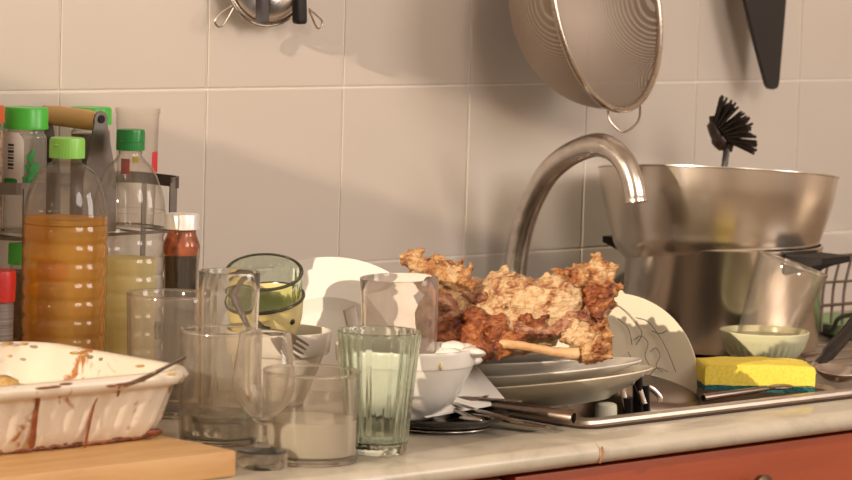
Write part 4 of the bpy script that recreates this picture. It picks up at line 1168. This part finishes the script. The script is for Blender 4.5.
    R = 24*s
    b = B(); b.lathe([(0, -.013), (R*.5, -.011), (R*.85, -.005), (R, 0), (R*.97, .001), (R*.82, -.003), (R*.48, -.009), (0, -.011)], 48, mat4(rot, C)); b.obj('spoon_bowl', M['cutlery'], e)
    B().tube(smooth_path([C+RH*R*.9, C+RH*.06+V((0, 0, .008)), C+RH*.14+V((0, 0, .012))], 5), .004, 12, .5).obj('handle', M['cutlery'], e)
    # dish rack with wires and a green tray
    x0 = XP(824, 300, 1.12)
    O = V((1.13, -.30, .004)); 
    base = G(838, 338, .004)
    e = thing('dish_rack', 'brown wire dish rack on a green tray at the right behind the pot', 'dish rack', base+RH*.06)
    dR = dep(base)
    def wire(pts, r=.0017, name='wire'): return B().tube(smooth_path(pts, 4), r, 8)
    b = B()
    for k, (xa, xb) in enumerate(((822, 829), (832, 840), (843, 851), (854, 863), (866, 874))):
        b.tube(smooth_path([D(xa-1, 332, dR), D(xa, 308, dR+.01), D(xa+2, 285, dR+.02), D(xb+1, 256, dR+.03)], 4), .0018, 8)
    b.obj('upright_wires', M['rack_wire'], e)
    for y0_, y1_, r in ((306, 301, .002), (283, 279, .0016), (258, 252, .002)):
        B().tube([D(818, y0_, dR+.005), D(880, y1_, dR+.005)], r, 8).obj('cross_wire', M['rack_wire'], e)
    B().tube(smooth_path([D(824, 330, dR-.03), D(833, 329, dR-.035), D(838, 319, dR-.04), D(850, 315, dR-.04), D(880, 313, dR-.04)], 5), .0028, 10).obj('cup_holder', M['black'], e)
    L = []
    t0 = G(822, 337, .006)
    ux, uy = V((1, 0, 0)), V((0, 1, 0))
    b = B()
    o = base+RH*.075+FH*.06
    rt = Matrix.Rotation(-YAW, 3, 'Z')
    for g_, z in ((-.01, 0), (0, .003), (.004, .016), (.001, .017), (-.006, .006), (-.02, .005)):
        L.append([o+V((0, 0, z))+rt @ V((x, y, 0)) for x, y in rounded_rect(.09+g_, .06+g_, .02, 6)])
    b.loft(L); b.obj('drip_tray', M['tray_green'], e)
right_side()

# ------------------------------------------------------------------ things hanging on the tiles
def hanging():
    # large mesh strainer
    C = YP(607, 0, -.128); s = S(C); R = 111*s
    # opening faces out of the wall and to the right, lower edge swung out
    nb = (RH*.885-FH*.455).normalized()
    tl = math.radians(13); side = nb.cross(V((0, 0, 1))).normalized()
    n = (nb*math.cos(tl)+V((0, 0, 1))*math.sin(tl)).normalized()
    n = (RH*.84 - FH*.50 + V((0, 0, .20))).normalized()
    rot = frame(n, side)
    e = thing('strainer', 'large round wire mesh strainer hanging on the tiles above the tap', 'strainer', C)
    b = B(); pr = []
    dpt = 92*s
    for k in range(25):
        a = PI/2*k/24; pr.append((R*.985*math.cos(a)**.9 if k < 24 else 0, -dpt*math.sin(a)))
    b.lathe(pr, 128, mat4(rot, C))
    uvl = b.bm.loops.layers.uv.new('UVMap'); inv = mat4(rot, C).inverted()
    for f in b.bm.faces:
        for l in f.loops:
            q = inv @ l.vert.co; l[uvl].uv = (q.x, q.y+q.z*.35)
    b.obj('mesh', M['mesh'], e)
    b = B(); b.tube([C+rot @ V((R*math.cos(a), R*math.sin(a), 0)) for a in [2*PI*k/96 for k in range(96)]], .0040, 12, closed=True); b.obj('rim', M['wire'], e)
    # hook loop at the bottom, handle at the top
    low = min((C+rot @ V((R*math.cos(a), R*math.sin(a), 0)) for a in [2*PI*k/96 for k in range(96)]), key=lambda p: p.z)
    dl = dep(low)
    B().tube(smooth_path([D(600, 106, dl), D(607, 107, dl), D(609, 119, dl), D(615, 127, dl), D(623, 132, dl), D(632, 128, dl), D(639, 119, dl), D(640, 106, dl-.004)], 5), .0013, 8).obj('rest_loop', M['wire'], e)
    top = C-(low-C)
    B().tube(smooth_path([top, top+V((0, 0, .05)), V((top.x, -.012, top.z+.12)), V((top.x, -.006, top.z+.18))], 6), .005, 12).obj('handle', M['wire'], e)
    # black spatula, tip down
    y = -.045
    poly = [(744, -60), (743, -30), (744, 0), (753, 38), (765.5, 85), (768, 88.5), (772, 89.5), (776, 87.5), (777.5, 83), (781, 42), (784.5, 0), (787, -30), (787, -60)]
    pts = [YP(px, py, y) for px, py in poly]
    b = B(); b.loft([[V((p.x, y-.003, p.z)) for p in pts], [V((p.x, y+.003, p.z)) for p in pts]])
    tp = (pts[0]+pts[-1])/2
    e = thing('spatula', 'black plastic cooking utensil hanging tip down on the tiles at upper right', 'utensil', (tp.x, y, tp.z))
    b.obj('blade', M['black'], e)
    B().tube([tp, tp+V((0, 0, .06)), V((tp.x, -.02, tp.z+.16)), V((tp.x, -.003, tp.z+.17))], [.009, .008, .008, .006], 14, .7).obj('handle', M['black'], e)
    # small sieve hanging flat, with two feet
    y = -.022
    C = YP(268.5, -22, y); s = S(C); R = YP(0, 27, y); 
    bot = YP(272, 25.5, y); r = C.z-bot.z
    C = V((C.x-.001, y, C.z))
    e = thing('sieve', 'small round sieve with two wire loops hanging flat on the tiles at the top', 'sieve', C)
    rx = r*1.20
    ring = lambda k, yy: [V((C.x+r*k*math.cos(a)*1.16, yy, C.z+r*k*math.sin(a))) for a in [2*PI*q/72 for q in range(72)]]
    B().tube(ring(1.0, y), .0021, 10, closed=True).obj('rim', M['wire'], e)
    B().tube(ring(.93, y-.004), .0012, 8, closed=True).obj('inner_rim', M['dark_steel'], e)
    b = B(); L = [ring(.93*math.cos(k*PI/2/8)+.001, y+.001+.016*math.sin(k*PI/2/8)) for k in range(9)]; b.loft(L, False, True)
    b.obj('sieve_bowl', M['steel_pot'], e)
    for pts in ([(232, 6), (222, 12), (215, 20), (217, 26), (222, 26), (228, 17), (233, 8)], [(309, 9), (316, 15), (322, 21), (321, 27), (317, 28), (313, 20), (309, 10)]):
        B().tube(smooth_path([YP(px, py, y-.001) for px, py in pts], 4), .0011, 8).obj('wire_foot', M['wire'], e)
    b = B(); B().tube([V((C.x, y, C.z+r)), V((C.x, y-.002, C.z+r+.05)), V((C.x, -.004, C.z+r+.09))], .004, 10).obj('handle', M['wire'], e)
    # two dark handles in front of it
    for (xa, xb, yb, m, lab) in ((257.5, 267.5, 23.5, 'grey_plastic', 'grey-black flat tool handle hanging in front of the small sieve, left one'),
                                 (294, 305.5, 24, 'black', 'black tool handle hanging in front of the small sieve, right one')):
        yy = -.040
        p0, p1, q0 = YP(xa, yb, yy), YP(xb, yb, yy), YP((xa+xb)/2-1.5, -45, yy)
        w = (p1.x-p0.x)/2; cx = (p1.x+p0.x)/2
        b = B(); L = []
        for f in (0, .02, .05, .5, 1):
            k = .7 if f == 0 else (.92 if f == .02 else 1)
            z = p0.z+(q0.z-p0.z)*f; x = cx+(q0.x-cx)*f
            L.append([V((x+px_*k, yy+py_*k, z)) for px_, py_ in rounded_rect(w*.98, .0055, .004, 4)])
        e = thing('tool_handle', lab, 'kitchen tool', (q0.x, yy, q0.z), 'tool handles at the top')
        b.loft(L); b.obj('handle', M[m], e)
        B().tube([V((q0.x, yy, q0.z)), V((q0.x, yy+.004, q0.z+.03)), V((q0.x, -.003, q0.z+.045))], .0035, 10).obj('neck', M['wire'], e)
hanging()

# ------------------------------------------------------------------ light
def lights():
    l = bpy.data.lights.new('evening_sun', 'SUN'); l.energy = 3.7; l.angle = math.radians(.45); l.color = (1, .82, .62)
    o = bpy.data.objects.new('evening_sun', l); COL.objects.link(o)
    dr = V((.97, .18, -.26)).normalized(); o.rotation_euler = dr.to_track_quat('-Z', 'Y').to_euler()
    def area(name, loc, tgt, sx, sy, e, col):
        l = bpy.data.lights.new(name, 'AREA'); l.shape = 'RECTANGLE'; l.size = sx; l.size_y = sy; l.energy = e; l.color = col
        o = bpy.data.objects.new(name, l); COL.objects.link(o); o.location = loc
        o.rotation_euler = (V(tgt)-V(loc)).to_track_quat('-Z', 'Y').to_euler()
    area('kitchen_window_light', (1.7, -2.6, 1.0), (.5, -.2, .1), .9, 1.1, 27, (1, .91, .84))
    l = bpy.data.lights.new('room_fill', 'POINT'); l.energy = 66; l.color = (1, .91, .84); l.shadow_soft_size = .45  # added fill, not a known lamp: lifts the room and the steel reflections
    o = bpy.data.objects.new('room_fill', l); COL.objects.link(o); o.location = (.0, -2.6, 1.2)
    w = bpy.data.worlds.new('evening'); SC.world = w; w.use_nodes = True
    bg = w.node_tree.nodes['Background']; bg.inputs[0].default_value = (1, .82, .62, 1); bg.inputs[1].default_value = .6
lights()
vs = SC.view_settings; vs.view_transform = 'Standard'; vs.look = 'None'; vs.gamma = 1; vs.use_curve_mapping = False; vs.exposure = 0.0
cy = SC.cycles
cy.max_bounces = 16; cy.transmission_bounces = 14; cy.transparent_max_bounces = 24; cy.glossy_bounces = 6; cy.diffuse_bounces = 4
cy.sample_clamp_indirect = 3.0; cy.use_denoising = True; cy.caustics_reflective = False
